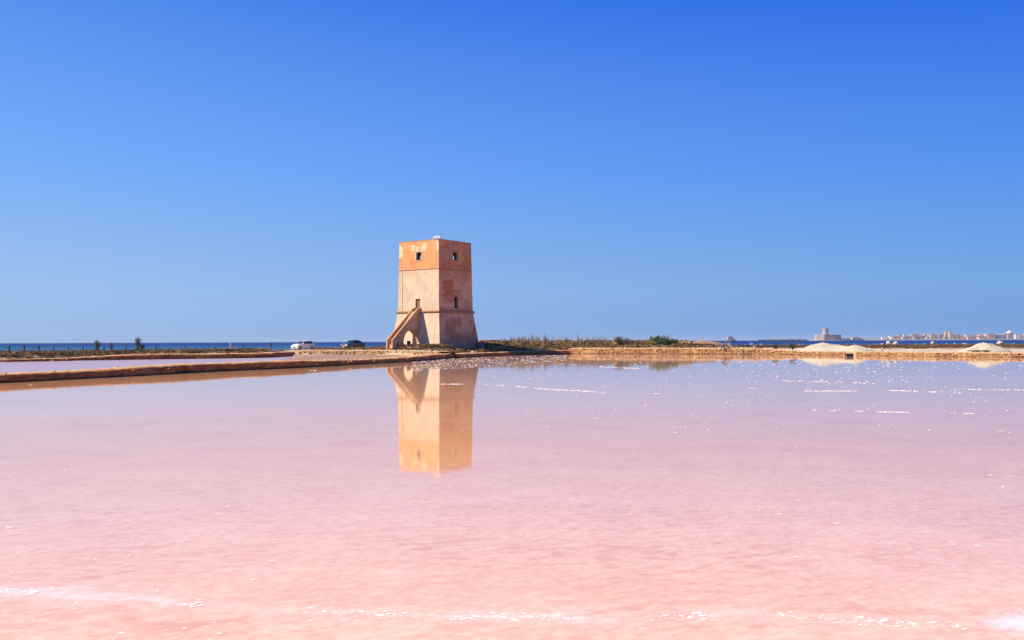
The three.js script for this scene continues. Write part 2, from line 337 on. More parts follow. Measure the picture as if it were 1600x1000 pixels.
const CREAM = [0.63, 0.475, 0.33], ORANGE = [0.62, 0.29, 0.11], RUST = [0.53, 0.13, 0.035], GREYED = [0.46, 0.34, 0.25];  // RUST is kept redder to offset the bluish shade on the right wall
function plaster(face, s, y) {
  const o = face * 100, a = fbm(s * 0.8, y * 0.8, 101 + o, 5), b = fbm(s * 2.6, y * 2.2, 103 + o, 4), d = fbm(s * 3.5, y * 0.35, 105 + o, 4), f = fbm(s * 9, y * 9, 107 + o, 3);
  let c = face === 1 ? mix3([0.69, 0.4, 0.215], [0.55, 0.3, 0.165], sst(0.38, 0.66, a)) : mix3(CREAM, [0.56, 0.42, 0.3], sst(0.42, 0.68, a));  // right wall: weathered orange, plus a warm shade tone put into its colour
  const r = (x0, x1, y0, y1, e) => sst(x0 - e, x0 + e, s + 0.9 * (b - 0.5)) * sst(x1 + e, x1 - e, s + 0.9 * (a - 0.5)) * sst(y0 - e, y0 + e, y + 0.8 * (b - 0.5)) * sst(y1 + e, y1 - e, y + 0.8 * (a - 0.5));
  const band = sst(BAND - 0.1, BAND + 0.12, y + (face === 1 ? 0.5 * (b - 0.5) : 0.1 * (b - 0.5)));
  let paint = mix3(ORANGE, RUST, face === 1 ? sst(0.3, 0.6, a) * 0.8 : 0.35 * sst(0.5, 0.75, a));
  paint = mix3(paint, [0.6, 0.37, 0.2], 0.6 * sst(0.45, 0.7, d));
  let worn = 0;
  if (face === 0) worn = Math.max(r(-1.75, -0.05, 15.35, 16.25, 0.12) * sst(0.36, 0.5, b), r(0.45, 1.5, 15.3, 16.2, 0.14) * sst(0.3, 0.45, b), r(-3.9, -3.2, 14.4, 16.2, 0.12) * sst(0.35, 0.55, a + 0.2), r(3.5, 3.9, 15.2, 16.6, 0.08));
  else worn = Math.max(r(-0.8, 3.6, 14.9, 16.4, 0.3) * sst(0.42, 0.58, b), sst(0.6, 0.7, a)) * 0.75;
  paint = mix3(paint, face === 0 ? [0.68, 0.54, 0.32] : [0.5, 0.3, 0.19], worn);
  c = mix3(c, paint, band);
  // below the band: streaks and remains of the orange coat
  const low = 1 - band;
  if (face === 0) {
    c = mix3(c, ORANGE, low * 0.65 * r(-3.9, -3.25, 6, 12.5, 0.1) * sst(0.35, 0.6, d));
    c = mix3(c, ORANGE, low * 0.55 * sst(10.6, 12.6, y + 1.8 * (d - 0.5)) * sst(0.4, 0.62, d));
    c = mix3(c, ORANGE, low * 0.45 * sst(7.2, 6.2, y + 0.7 * (b - 0.5)) * sst(0.3, 0.6, d) * sst(5.5, 6.2, y));
    c = mix3(c, [0.66, 0.52, 0.36], 0.5 * low * sst(0.52, 0.7, d));
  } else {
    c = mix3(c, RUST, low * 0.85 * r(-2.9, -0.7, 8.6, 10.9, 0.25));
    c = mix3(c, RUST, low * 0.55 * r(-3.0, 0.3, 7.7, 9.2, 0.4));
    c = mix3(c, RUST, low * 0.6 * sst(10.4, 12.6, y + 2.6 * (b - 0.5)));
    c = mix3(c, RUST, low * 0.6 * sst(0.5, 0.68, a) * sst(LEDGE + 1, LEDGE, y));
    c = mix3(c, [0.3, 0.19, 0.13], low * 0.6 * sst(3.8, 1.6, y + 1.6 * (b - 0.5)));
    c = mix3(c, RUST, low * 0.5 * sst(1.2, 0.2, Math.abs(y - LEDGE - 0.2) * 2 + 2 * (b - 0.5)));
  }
  // fine cracks, dark rain streaks, speckle
  c = mix3(c, [0.24, 0.14, 0.08], 0.3 * sst(0.64, 0.76, d) * sst(0.35, 0.6, a));
  const ck = Math.abs(fbm(s * 0.9, y * 0.5, 131 + o, 4) - 0.5); c = mix3(c, [0.25, 0.15, 0.09], 0.5 * sst(0.006, 0.001, ck));
  const k = 0.86 + 0.28 * f; return c.map((v) => v * k);
}
const wallUV = (s, y) => [s / 10 + 0.5, (y - 0) / 17.5];
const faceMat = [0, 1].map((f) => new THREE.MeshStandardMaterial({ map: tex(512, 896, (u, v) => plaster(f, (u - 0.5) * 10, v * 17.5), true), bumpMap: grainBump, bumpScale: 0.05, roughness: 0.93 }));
const plainPlaster = new THREE.MeshStandardMaterial({ map: tex(512, 512, (u, v) => { const a = fbm(u * 6, v * 6, 151, 5, 6), b = fbm(u * 24, v * 12, 153, 4, 12); return mix3(mix3(CREAM, ORANGE, 0.5 * sst(0.45, 0.7, a)), [0.3, 0.2, 0.13], 0.35 * sst(0.5, 0.75, b)); }, true), bumpMap: grainBump, bumpScale: 0.03, roughness: 0.93 });
const moulding = mat([0.42, 0.24, 0.13], 0.92, { map: grain });

function panel(face, y0, y1, holes, T) {
  const n = N[face], t = new THREE.Vector3(n.z, 0, -n.x), w0 = halfAt(y0), w1 = halfAt(y1), len = Math.hypot(y1 - y0, w0 - w1);
  const sh = new THREE.Shape([[-w0, 0], [w0, 0], [w1, len], [-w1, len]].map((p) => new THREE.Vector2(...p)));
  for (const [s0, s1, a, b, arch] of holes) {
    const v0 = (a - y0) / (y1 - y0) * len, v1 = (b - y0) / (y1 - y0) * len, p = new THREE.Path();
    p.moveTo(s0, v0); p.lineTo(s0, arch ? v1 - (s1 - s0) / 2 : v1);
    if (arch) p.absarc((s0 + s1) / 2, v1 - (s1 - s0) / 2, (s1 - s0) / 2, Math.PI, 0, true); else p.lineTo(s1, v1);
    p.lineTo(s1, v0); p.closePath(); sh.holes.push(p);
  }
  const g = new THREE.ExtrudeGeometry(sh, { depth: T, bevelEnabled: false, curveSegments: 8 }), p = g.attributes.position, uv = g.attributes.uv;
  const nrm = n.clone().multiplyScalar(y1 - y0).add(new THREE.Vector3(0, w0 - w1, 0)).normalize();
  for (let i = 0; i < p.count; i++) {
    let s = p.getX(i); const v = p.getY(i), z = p.getZ(i), f = v / len, edge = mix(w0, w1, f);
    if (z < T / 2 && Math.abs(Math.abs(s) - edge) < 0.01) s -= Math.sign(s) * T;
    const d = mix(w0, w1, f), q = tc.clone().addScaledVector(n, d).addScaledVector(t, s).addScaledVector(nrm, -(T - z)); q.y += mix(y0, y1, f);
    p.setXYZ(i, q.x, q.y, q.z); uv.setXY(i, ...wallUV(s, mix(y0, y1, f)));
  }
  g.computeVertexNormals(); return g;
}
const onFace = (face, s, y, out = 0) => { const n = N[face], t = new THREE.Vector3(n.z, 0, -n.x); return tc.clone().addScaledVector(n, halfAt(y) + out).addScaledVector(t, s).setY(y); };
const faceTurn = (face) => Math.atan2(N[face].x, N[face].z);
const tower = root('watchtower', 'square ochre and cream stone watchtower with sloping base and outside stairs', 'tower');
{
  const T = 0.34;
  const upL = [[-0.45, 0.53, 13.82, 14.98]], upR = [[-0.62, 0.5, 13.82, 15.05]];
  // slots in the walls behind, which let the sky show through the top windows
  const slot = (face, from, s, y, dz, w) => {          // where the line of sight through a point of a front wall meets a back wall
    const a = camera.position, b = onFace(from, s, y, -0.2), d = b.clone().sub(a), n = N[face], h = halfAt(y), k = (tc.clone().addScaledVector(n, h - 0.17).sub(a).dot(n)) / d.dot(n);
    const q = a.clone().addScaledVector(d, k).sub(tc), t = new THREE.Vector3(n.z, 0, -n.x), sc = q.dot(t);
    return [sc - w / 2, sc + w / 2, q.y - 0.34, q.y - 0.34 + dz, true];
  };
  const lowWin = [-0.36, 0.48, 6.85, 8.5], doorHole = [-0.52, 0.4, LEDGE + 0.24, 8.2];
  mesh('wall', [panel(0, LEDGE + 0.2, BAND, [doorHole], T), panel(0, BAND, TOPY, upL, T)], faceMat[0], tower);
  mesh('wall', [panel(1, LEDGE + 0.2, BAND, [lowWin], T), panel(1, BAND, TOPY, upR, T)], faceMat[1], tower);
  mesh('wall', [panel(2, LEDGE + 0.2, BAND, [], T), panel(2, BAND, TOPY, [slot(2, 1, -0.3, 14.2, 0.72, 0.62)], T)], faceMat[0], tower);
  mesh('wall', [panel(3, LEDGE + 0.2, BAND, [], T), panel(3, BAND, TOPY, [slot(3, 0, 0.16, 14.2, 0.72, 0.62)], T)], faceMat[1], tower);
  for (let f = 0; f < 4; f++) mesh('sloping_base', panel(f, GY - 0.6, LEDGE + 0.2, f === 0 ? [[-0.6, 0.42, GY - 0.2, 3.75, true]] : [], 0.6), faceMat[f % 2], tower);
  // mouldings: half-round courses mitred round the four corners
  const course = (y, r, out, flat) => {
    const w = halfAt(y), k = 10, ring = []; for (let i = 0; i <= k; i++) { const a = -Math.PI / 2 + i / k * Math.PI; ring.push([out * Math.cos(a), r * Math.sin(a) * (flat ?? 1)]); }
    const g = surface(k + 1, 5 * 2 - 1, (i, j) => {
      const corner = Math.floor(j / 2), c = tc.clone().addScaledVector(N[corner % 4], w + ring[i][0] - 0.02).addScaledVector(N[(corner + 1) % 4], w + ring[i][0] - 0.02);
      if (j % 2) { const c2 = tc.clone().addScaledVector(N[(corner + 1) % 4], w + ring[i][0] - 0.02).addScaledVector(N[(corner + 2) % 4], w + ring[i][0] - 0.02); c.lerp(c2, 0.5); }
      return { p: [c.x, y + ring[i][1], c.z], uv: [j * 2, i * 0.1] };
    });
    return toCreasedNormals(g, 0.7);
  };
  const dm = moulding.clone(); dm.side = THREE.DoubleSide;
  mesh('string_course', course(LEDGE + 0.08, 0.2, 0.24), dm, tower);
  mesh('string_course', course(BAND, 0.07, 0.09), dm, tower);
  const cap = course(TOPY - 0.06, 0.06, 0.05); mesh('coping', cap, dm, tower);
  // storeys and roof inside the walls
  const rot = faceTurn(0), slab = (y, h, w) => bx(w, h, w, 0, 0, 0, rot).translate(tc.x, y, tc.z);
  mesh('roof', slab(16.3, 0.25, 6.6), plainPlaster, tower);
  mesh('floor', slab(BAND - 0.3, 0.25, 6.7), plainPlaster, tower); mesh('floor', slab(LEDGE - 0.1, 0.25, 6.9), plainPlaster, tower);
}
{
  // surrounds, doors, bar, cable, roof panel, staircase
  const place = (g, face, s, y, out = 0) => { const q = onFace(face, s, y, out); return g.rotateY(faceTurn(face)).translate(q.x, q.y, q.z); };
  const pale = mat([0.62, 0.48, 0.32], 0.92, { map: grain }), greyPale = mat([0.5, 0.36, 0.26], 0.92, { map: grain });
  const surround = (face, s0, s1, y0, y1, b, m) => {
    const w = s1 - s0, c = (s0 + s1) / 2;
    mesh('window_surround', [place(bx(w + 2 * b, b, 0.07, 0, 0, 0), face, c, y1 + b / 2, 0.0), place(bx(b, y1 - y0, 0.07), face, s0 - b / 2, (y0 + y1) / 2, 0.0), place(bx(b, y1 - y0, 0.07), face, s1 + b / 2, (y0 + y1) / 2, 0.0), place(bx(w + 2 * b + 0.1, 0.09, 0.14), face, c, y0 - 0.045, 0.0)], m, tower);
  };
  surround(0, -0.45, 0.53, 13.82, 14.98, 0.13, pale);
  surround(1, -0.62, 0.5, 13.82, 15.05, 0.12, greyPale);
  const door = mesh('door', [-0.345, -0.115, 0.115, 0.345].map((x) => place(bx(0.215, 1.72, 0.06, x, 0, 0), 0, -0.06, 7.36, -0.26)), mat([0.3, 0.19, 0.12], 0.85, { map: grain }), tower);
  mesh('handle', place(bx(0.04, 0.16, 0.06), 0, 0.22, 7.2, -0.2), M.iron, door);
  mesh('door_sill', place(bx(1.1, 0.1, 0.5), 0, -0.06, LEDGE + 0.19, -0.1), greyPale, tower);
  mesh('iron_bar', place(bx(1.75, 0.07, 0.06), 1, -0.1, 9.32, 0.02), M.iron, tower);
  mesh('window_sill', place(bx(1.15, 0.08, 0.16), 1, 0.06, 6.81, 0.0), greyPale, tower);
  // ground door under the stairs: one leaf, its red darkened to paint the shade of the doorway
  const gq = onFace(0, -0.09, 2.4, 0); const leaf = mesh('door', bx(0.34, 1.9, 0.05).rotateY(faceTurn(0)).translate(gq.x, gq.y, gq.z).translate(-N[0].x * 0.62, 0, -N[0].z * 0.62), mat([0.09, 0.014, 0.014], 0.7), tower);
  tag(leaf, 'red door leaf, shade painted into it, in the arched doorway under the stairs');
  const cable = []; for (const [a, b] of [[12.42, 6.5], [6.1, 1.6]]) { const A = onFace(0, -3.05, a, 0.02), B = onFace(0, -3.05, b, a < 7 ? 0.05 : 0.02); cable.push(bar([A.x, A.y, A.z], [B.x, B.y, B.z], 0.022, 0.022, 6)); }
  mesh('cable', cable, M.iron, tower);

  // staircase: two parapet walls and the stepped core between them, an arch through all three
  const n = N[0], t = new THREE.Vector3(n.z, 0, -n.x), g0 = GY - 0.4, w0 = halfAt(LEDGE);
  const stairPlaster = plainPlaster.clone(); stairPlaster.color = col(0.86, 0.72, 0.6);
  const stair = tag(new THREE.Group(), 'outside staircase on a masonry arch, climbing to the upper door'); stair.name = 'staircase'; tower.add(stair);
  const arch = () => { const p = new THREE.Path(); p.moveTo(0.12, g0 + 0.1); p.lineTo(0.12, 2.0); p.absellipse(1.91, 2.0, 1.79, 1.72, Math.PI, 0, true); p.lineTo(3.7, g0 + 0.1); p.closePath(); return p; };
  const hole = () => { const p = new THREE.Path(); p.moveTo(4.85, GY + 0.02); p.lineTo(4.97, GY + 0.3); p.lineTo(5.07, GY + 0.62); p.lineTo(5.19, GY + 0.3); p.lineTo(5.37, GY + 0.02); p.closePath(); return p; };
  const flank = (s, w) => {
    const sh = new THREE.Shape([[0.02, g0], [6.0, g0], [6.0, GY + 0.82], [5.75, GY + 0.98], [0.6, 6.78], [0.02, 6.95]].map((p) => new THREE.Vector2(...p)));
    sh.holes.push(arch(), hole());
    return put(new THREE.ExtrudeGeometry(sh, { depth: w, bevelEnabled: true, bevelSize: 0.02, bevelThickness: 0.02, bevelSegments: 1, curveSegments: 14 }), s);
  };
  const put = (g, s) => { const p = g.attributes.position; for (let i = 0; i < p.count; i++) { const d = p.getX(i), y = p.getY(i), z = p.getZ(i), q = tc.clone().addScaledVector(n, w0 + d).addScaledVector(t, s - z); g.attributes.uv.setXY(i, d / 4, y / 4 + z); p.setXYZ(i, q.x, y, q.z); } g.computeVertexNormals(); return g; };
  mesh('parapet', flank(0.53, 0.2), stairPlaster, stair); mesh('parapet', flank(-0.47, 0.2), stairPlaster, stair);
  const steps = 26, top = LEDGE + 0.1, pts = [[0.0, g0], [5.75, g0]];
  for (let k = 0; k < steps; k++) { const d = 5.75 - k * (4.95 / steps), y = GY + (k + 1) * (top - GY) / steps; pts.push([d, y], [d - 4.95 / steps, y]); }
  pts.push([0.0, top]);
  const core = new THREE.Shape(pts.map((p) => new THREE.Vector2(...p))); core.holes.push(arch(), hole());
  mesh('steps', put(new THREE.ExtrudeGeometry(core, { depth: 0.756, bevelEnabled: false, curveSegments: 14 }), 0.308), stairPlaster, stair);

  // stone bench footing round the foot of the wall
  const fm = mat([0.5, 0.36, 0.24], 0.95, { map: grain });
  mesh('footing', [place(bx(3.4, 0.42, 0.3), 0, 2.9, GY, 0.1)], fm, tower);

  // tilted panel standing on the roof by the near corner
  const c = tc.clone().addScaledVector(N[0], 3.3).addScaledVector(N[1], 3.05);
  const p = root('roof_panel', 'small white tilted panel standing on the tower roof above the corner', 'panel', [c.x, TOPY - 0.02, c.z], faceTurn(0) + 0.3);
  mesh('board', rbx(1.05, 0.05, 0.6, 0.02).rotateX(0.45).translate(0, 0.36, 0), mat([0.55, 0.53, 0.5], 0.6), p);
  for (const [x, z, h] of [[-0.5, 0.28, 0.2], [0.5, 0.28, 0.2], [-0.5, -0.28, 0.48], [0.5, -0.28, 0.48]]) mesh('leg', bx(0.06, h + 0.12, 0.06, x, h / 2 - 0.06, z), M.white, p);
}

// ------------------------------------------------------------------ salt heaps, mounds, slabs, sluice
const groundY = (x, D) => landHeight(x, D);
const saltMat = new THREE.MeshStandardMaterial({ vertexColors: true, map: grain, bumpMap: grainBump, bumpScale: 0.08, roughness: 0.9 });
function heap(name, label, category, peaks, y0, c0, c1, depthScale = 0.8) {  // peaks: [x, D, height, radius]
  const [cx, cD] = peaks[0], R = 9.5, nR = 54, nA = 72;
  const o = mesh(name, surface(nA + 1, nR, (i, j) => {
    const a = i / nA * 2 * Math.PI, r = R * j / (nR - 1), x = cx + r * Math.cos(a) * 1.25, D = cD + r * Math.sin(a) * depthScale;
    let h = 0; for (const [px, pD, ph, pr] of peaks) { const d = Math.hypot(x - px, (D - pD) / depthScale) / pr; h = Math.max(h, 0) + 0; const k = ph * Math.pow(Math.max(0, 1 - d), 1.15) * (1 - 0.12 * Math.exp(-d * d * 30)); h = Math.log(Math.exp(7 * h) + Math.exp(7 * k) - 1) / 7; }
    const n = fbm(x * 1.3, D * 1.3, 201, 4) - 0.5, m = fbm(x * 4, D * 4, 203, 3) - 0.5;
    h += (0.3 * n + 0.09 * m) * sst(0.02, 0.5, h);
    return { p: [x, y0 + h - 0.04 - 0.6 * (1 - sst(0, 0.1, h)), -D], c: mix3(c0, c1, sst(0.35, 0.7, n + 0.5 + 0.3 * m)), uv: [x / 2, D / 2 + h] };
  }), saltMat);
  return tag(o, label, category);
}
const SALT0 = [0.72, 0.62, 0.42], SALT1 = [0.58, 0.5, 0.36];
{
  const a = X(1286, 134), b = X(1336, 131);
  heap('salt_heap', 'widest cream salt heap with a second lower hump, opposite the fort', 'salt heap', [[a, 134, 1.4, 4.7], [a + 1.9, 134, 1.05, 4.0], [(a + b) / 2 + 0.6, 132.5, 0.95, 3.2], [b, 131, 1.05, 3.1]], 0.46, SALT0, SALT1);
  heap('salt_heap', 'single cone-shaped cream salt heap, small dark plants at its foot', 'salt heap', [[X(1536, 121), 121, 1.38, 3.4], [X(1548, 121), 121.3, 1.1, 3.0]], 0.46, SALT0, SALT1);
  heap('earth_mound', 'low tan earth mound behind the dark scrub near the shore', 'mound', [[X(1098, 172), 172, 1.25, 4.2], [X(1112, 172), 171, 0.9, 3.6], [X(1085, 172), 173, 0.8, 3]], 1.1, [0.42, 0.25, 0.13], [0.3, 0.18, 0.1]);
}
function slab(px, D, w, h, d, label, turn = 0, c = [0.7, 0.58, 0.4]) {
  const x = X(px, D), y = Math.max(0.5, groundY(x, D)), g = root('stone_slab', label, 'slab', [x, y, -D], turn);
  const geo = new RoundedBoxGeometry(w, h, d, 2, 0.04).translate(0, h / 2 - 0.02, 0), p = geo.attributes.position;
  for (let i = 0; i < p.count; i++) { const k = fbm(p.getX(i) * 2, p.getZ(i) * 3, 211, 3) - 0.5; p.setY(i, p.getY(i) + 0.08 * k); p.setZ(i, p.getZ(i) + 0.1 * k); }
  geo.computeVertexNormals(); mesh('slab', geo, mat(c, 0.92, { map: grain }), g);
  for (const s of [-1, 1]) mesh('support', rock(0.3, 0.3, 0.4, 3 + s, 0.2).translate(s * w * 0.35, -0.02, 0), mat([0.35, 0.22, 0.12], 0.95), g);
}
slab(961, 148, 1.75, 0.18, 0.7, 'long pale stone slab on the ochre bank below the olive bush', 0.05);
slab(984, 148, 1.1, 0.15, 0.6, 'short pale stone slab on the ochre bank between the two bushes', -0.1);
slab(1201, 136, 1.45, 0.2, 0.8, 'pale stone slab where the rubble bank drops lower', 0.05);
slab(842, 147, 1.0, 0.34, 0.7, 'pale block at the top of the bank under the tall dry grass', 0.3, [0.66, 0.5, 0.3]);
slab(741, 128, 0.7, 0.25, 0.5, 'pale boulder on the ground below the two people', 0.5, [0.66, 0.5, 0.34]);
{
  const D = 116, x = X(1330, D), g = root('sluice_gate', 'sluice in the ochre bank: pale upright board beside a dark opening', 'sluice gate', [x, 0, -D + 1.1], -0.35);
  mesh('board', rbx(0.24, 0.85, 0.12, 0.02, 0, 0.35, 0), M.paleWood, g);
  mesh('lintel', rbx(1.0, 0.1, 0.3, 0.02, -0.55, 0.42, -0.1), M.paleWood, g);
  mesh('culvert', [bx(0.1, 0.5, 0.6, -1.05, 0.2, -0.2), bx(0.8, 0.5, 0.1, -0.55, 0.2, -0.45)], M.black, g);  // black boxes stand in for the shade inside the opening
}
{
  // posts and a stone cairn on the pale flat
  const D = 121, x = X(1378, D), g = root('stone_cairn', 'small ochre cairn on the pale strip just past the low hump of the widest heap', 'cairn', [x, 0.45, -D]);
  for (const [i, w, y] of [[1, 0.42, 0.1], [2, 0.34, 0.3], [3, 0.24, 0.46]]) mesh('stone', rock(w, 0.26, w * 0.9, i + 60, 0.18).translate(0, y, 0), mat([0.6, 0.42, 0.24], 0.95, { map: grain }), g);
}

// ------------------------------------------------------------------ cars
function car(name, label, x, y, D, turn, paint, o) {
  const g = root(name, label, 'car', [x, y, -D], turn), L = o.length / 2, W = 0.8, wr = 0.3, ax = o.length * 0.325;
  const s = new THREE.Shape(), by = 0.22;
  s.moveTo(-L + 0.06, by + 0.08); s.lineTo(-L, 0.5); s.lineTo(-L + 0.03, 0.86); s.lineTo(-L + 0.1, 0.98); s.lineTo(0.8, 0.94);
  s.quadraticCurveTo(L - 0.45, 0.9, L - 0.12, 0.72); s.quadraticCurveTo(L, 0.62, L, 0.45); s.lineTo(L - 0.04, by + 0.04); s.lineTo(L - 0.15, by);
  for (const c of [ax, -ax]) { s.lineTo(c + 0.36, by); s.absarc(c, wr, 0.365, -0.22, Math.PI + 0.22, false); s.lineTo(c - 0.36, by); }
  s.lineTo(-L + 0.2, by);
  mesh('body', toCreasedNormals(new THREE.ExtrudeGeometry(s, { depth: 2 * W - 0.16, bevelEnabled: true, bevelSize: 0.07, bevelThickness: 0.08, bevelSegments: 3, curveSegments: 10 }).translate(0, 0, -W + 0.08), 0.5), paint, g);
  // cabin from belt and roof outlines
  const bz = 0.76, rz = 0.57, V = (x, y, z) => new THREE.Vector3(x, y, z), rf = o.roof; // rf: [rear x, mid x, front x, y rear, y mid, y front]
  const belt = [[-L + 0.14, 0.9], [1.0, 0.9]];
  const pts = []; for (const z of [-1, 1]) { for (const [a, b] of belt) pts.push(V(a, b, z * bz)); pts.push(V(rf[0], rf[3], z * rz), V(rf[1], rf[4], z * rz), V(rf[2], rf[5], z * rz), V(rf[1], rf[4] + 0.035, z * rz * 0.8), V(rf[2] - 0.1, rf[5] + 0.03, z * rz * 0.8), V(rf[0] + 0.1, rf[3] + 0.03, z * rz * 0.8)); }
  mesh('cabin', toCreasedNormals(new ConvexGeometry(pts), 0.45), paint, g);
  const pane = (c4) => {                                               // thin glass plate over four corners
    const [a, b, c, d] = c4, n = b.clone().sub(a).cross(d.clone().sub(a)).normalize(), out = [];
    const up = c4.map((p) => p.clone().addScaledVector(n, 0.018)), dn = c4.map((p) => p.clone().addScaledVector(n, -0.01));
    return new ConvexGeometry([...up, ...dn]);
  };
  const on = (z, u, v) => {                                            // a point of the side: u along, v from belt to roof
    const xb = mix(belt[0][0], belt[1][0], u), k = u < 0.5 ? u * 2 : (u - 0.5) * 2;
    const xr = u < 0.5 ? mix(rf[0], rf[1], k) : mix(rf[1], rf[2], k), yr = u < 0.5 ? mix(rf[3], rf[4], k) : mix(rf[4], rf[5], k);
    return V(mix(xb, xr, v), mix(0.93, yr, v), z * mix(bz, rz, v));
  };
  for (const z of [1, -1]) for (const [u0, u1] of [[0.1, 0.34], [0.37, 0.6], [0.63, 0.9]]) {
    const q = [on(z, u0, 0.12), on(z, u1, 0.12), on(z, u1, 0.86), on(z, u0, 0.86)]; if (z < 0) q.reverse();
    mesh('side_window', pane(q), M.glass, g);
  }
  const inset = (A, B, C, D2, e) => { const c = A.clone().add(B).add(C).add(D2).multiplyScalar(0.25); return [A, B, C, D2].map((p) => p.clone().lerp(c, e)); };
  mesh('windscreen', pane(inset(V(1.0, 0.92, bz), V(1.0, 0.92, -bz), V(rf[2], rf[5], -rz), V(rf[2], rf[5], rz), 0.1)), M.glass, g);
  mesh('rear_window', pane(inset(V(belt[0][0], 0.95, -bz), V(belt[0][0], 0.95, bz), V(rf[0], rf[3], rz), V(rf[0], rf[3], -rz), 0.14)), M.glass, g);
  for (const [a, z] of [[ax, 1], [ax, -1], [-ax, 1], [-ax, -1]]) {
    const w = new THREE.Group(); w.name = 'wheel'; w.position.set(a, wr, z * (W - 0.1)); g.add(w);
    mesh('tyre', new THREE.CylinderGeometry(wr, wr, 0.19, 22).rotateX(Math.PI / 2), M.tyre, w);
    mesh('rim', [new THREE.CylinderGeometry(0.19, 0.19, 0.02, 18).rotateX(Math.PI / 2).translate(0, 0, z * 0.1), ...[0, 1, 2, 3, 4].map((k) => bx(0.05, 0.34, 0.03, 0, 0, z * 0.105).rotateZ(k * Math.PI / 5))], M.rim, w);
  }
  for (const z of [1, -1]) {
    mesh('headlight', rbx(0.3, 0.16, 0.34, 0.05, L - 0.16, 0.68, z * 0.56), o.lamp, g);
    mesh('tail_light', rbx(0.1, 0.34, 0.14, 0.03, -L + 0.02, 0.8, z * 0.7), mat([0.25, 0.01, 0.01], 0.3), g);
    mesh('mirror', rbx(0.14, 0.14, 0.2, 0.04, 0.72, 1.0, z * 0.88), paint, g);
  }
  mesh('grille', rbx(0.06, 0.09, 0.62, 0.02, L + 0.045, 0.6, 0), M.black, g);
  mesh('air_intake', rbx(0.06, 0.12, 0.95, 0.02, L + 0.045, 0.36, 0), M.black, g);
  mesh('number_plate', rbx(0.03, 0.1, 0.5, 0.01, L + 0.085, 0.47, 0), M.white, g);
  mesh('bumper', rbx(0.16, 0.2, 1.5, 0.06, -L - 0.0, 0.42, 0), paint, g);
  return g;
}
const lampGlass = new THREE.MeshPhysicalMaterial({ color: col(0.7, 0.7, 0.72), roughness: 0.15, clearcoat: 1 });
const whitePaint = new THREE.MeshPhysicalMaterial({ color: col(0.78, 0.76, 0.73), roughness: 0.4, clearcoat: 0.8, clearcoatRoughness: 0.08 });
const greyPaint = new THREE.MeshPhysicalMaterial({ color: col(0.1, 0.1, 0.115), roughness: 0.32, metalness: 0.55, clearcoat: 1, clearcoatRoughness: 0.06 });
const carD = 141, carX = X(473.5, carD), car2D = 150, car2X = X(551, car2D);
car('parked_car', 'small white hatchback parked on the pale track by the sea', carX, 0.84, carD, -2.2, whitePaint, { length: 3.75, lamp: lampGlass, roof: [-1.6, -0.65, 0.24, 1.43, 1.5, 1.44] }).scale.setScalar(0.9);
car('parked_car', 'dark grey rounded car half hidden by scrub between white car and tower', car2X, 0.82, car2D, -2.2, greyPaint, { length: 3.95, lamp: lampGlass, roof: [-1.15, -0.45, 0.25, 1.34, 1.48, 1.42] });

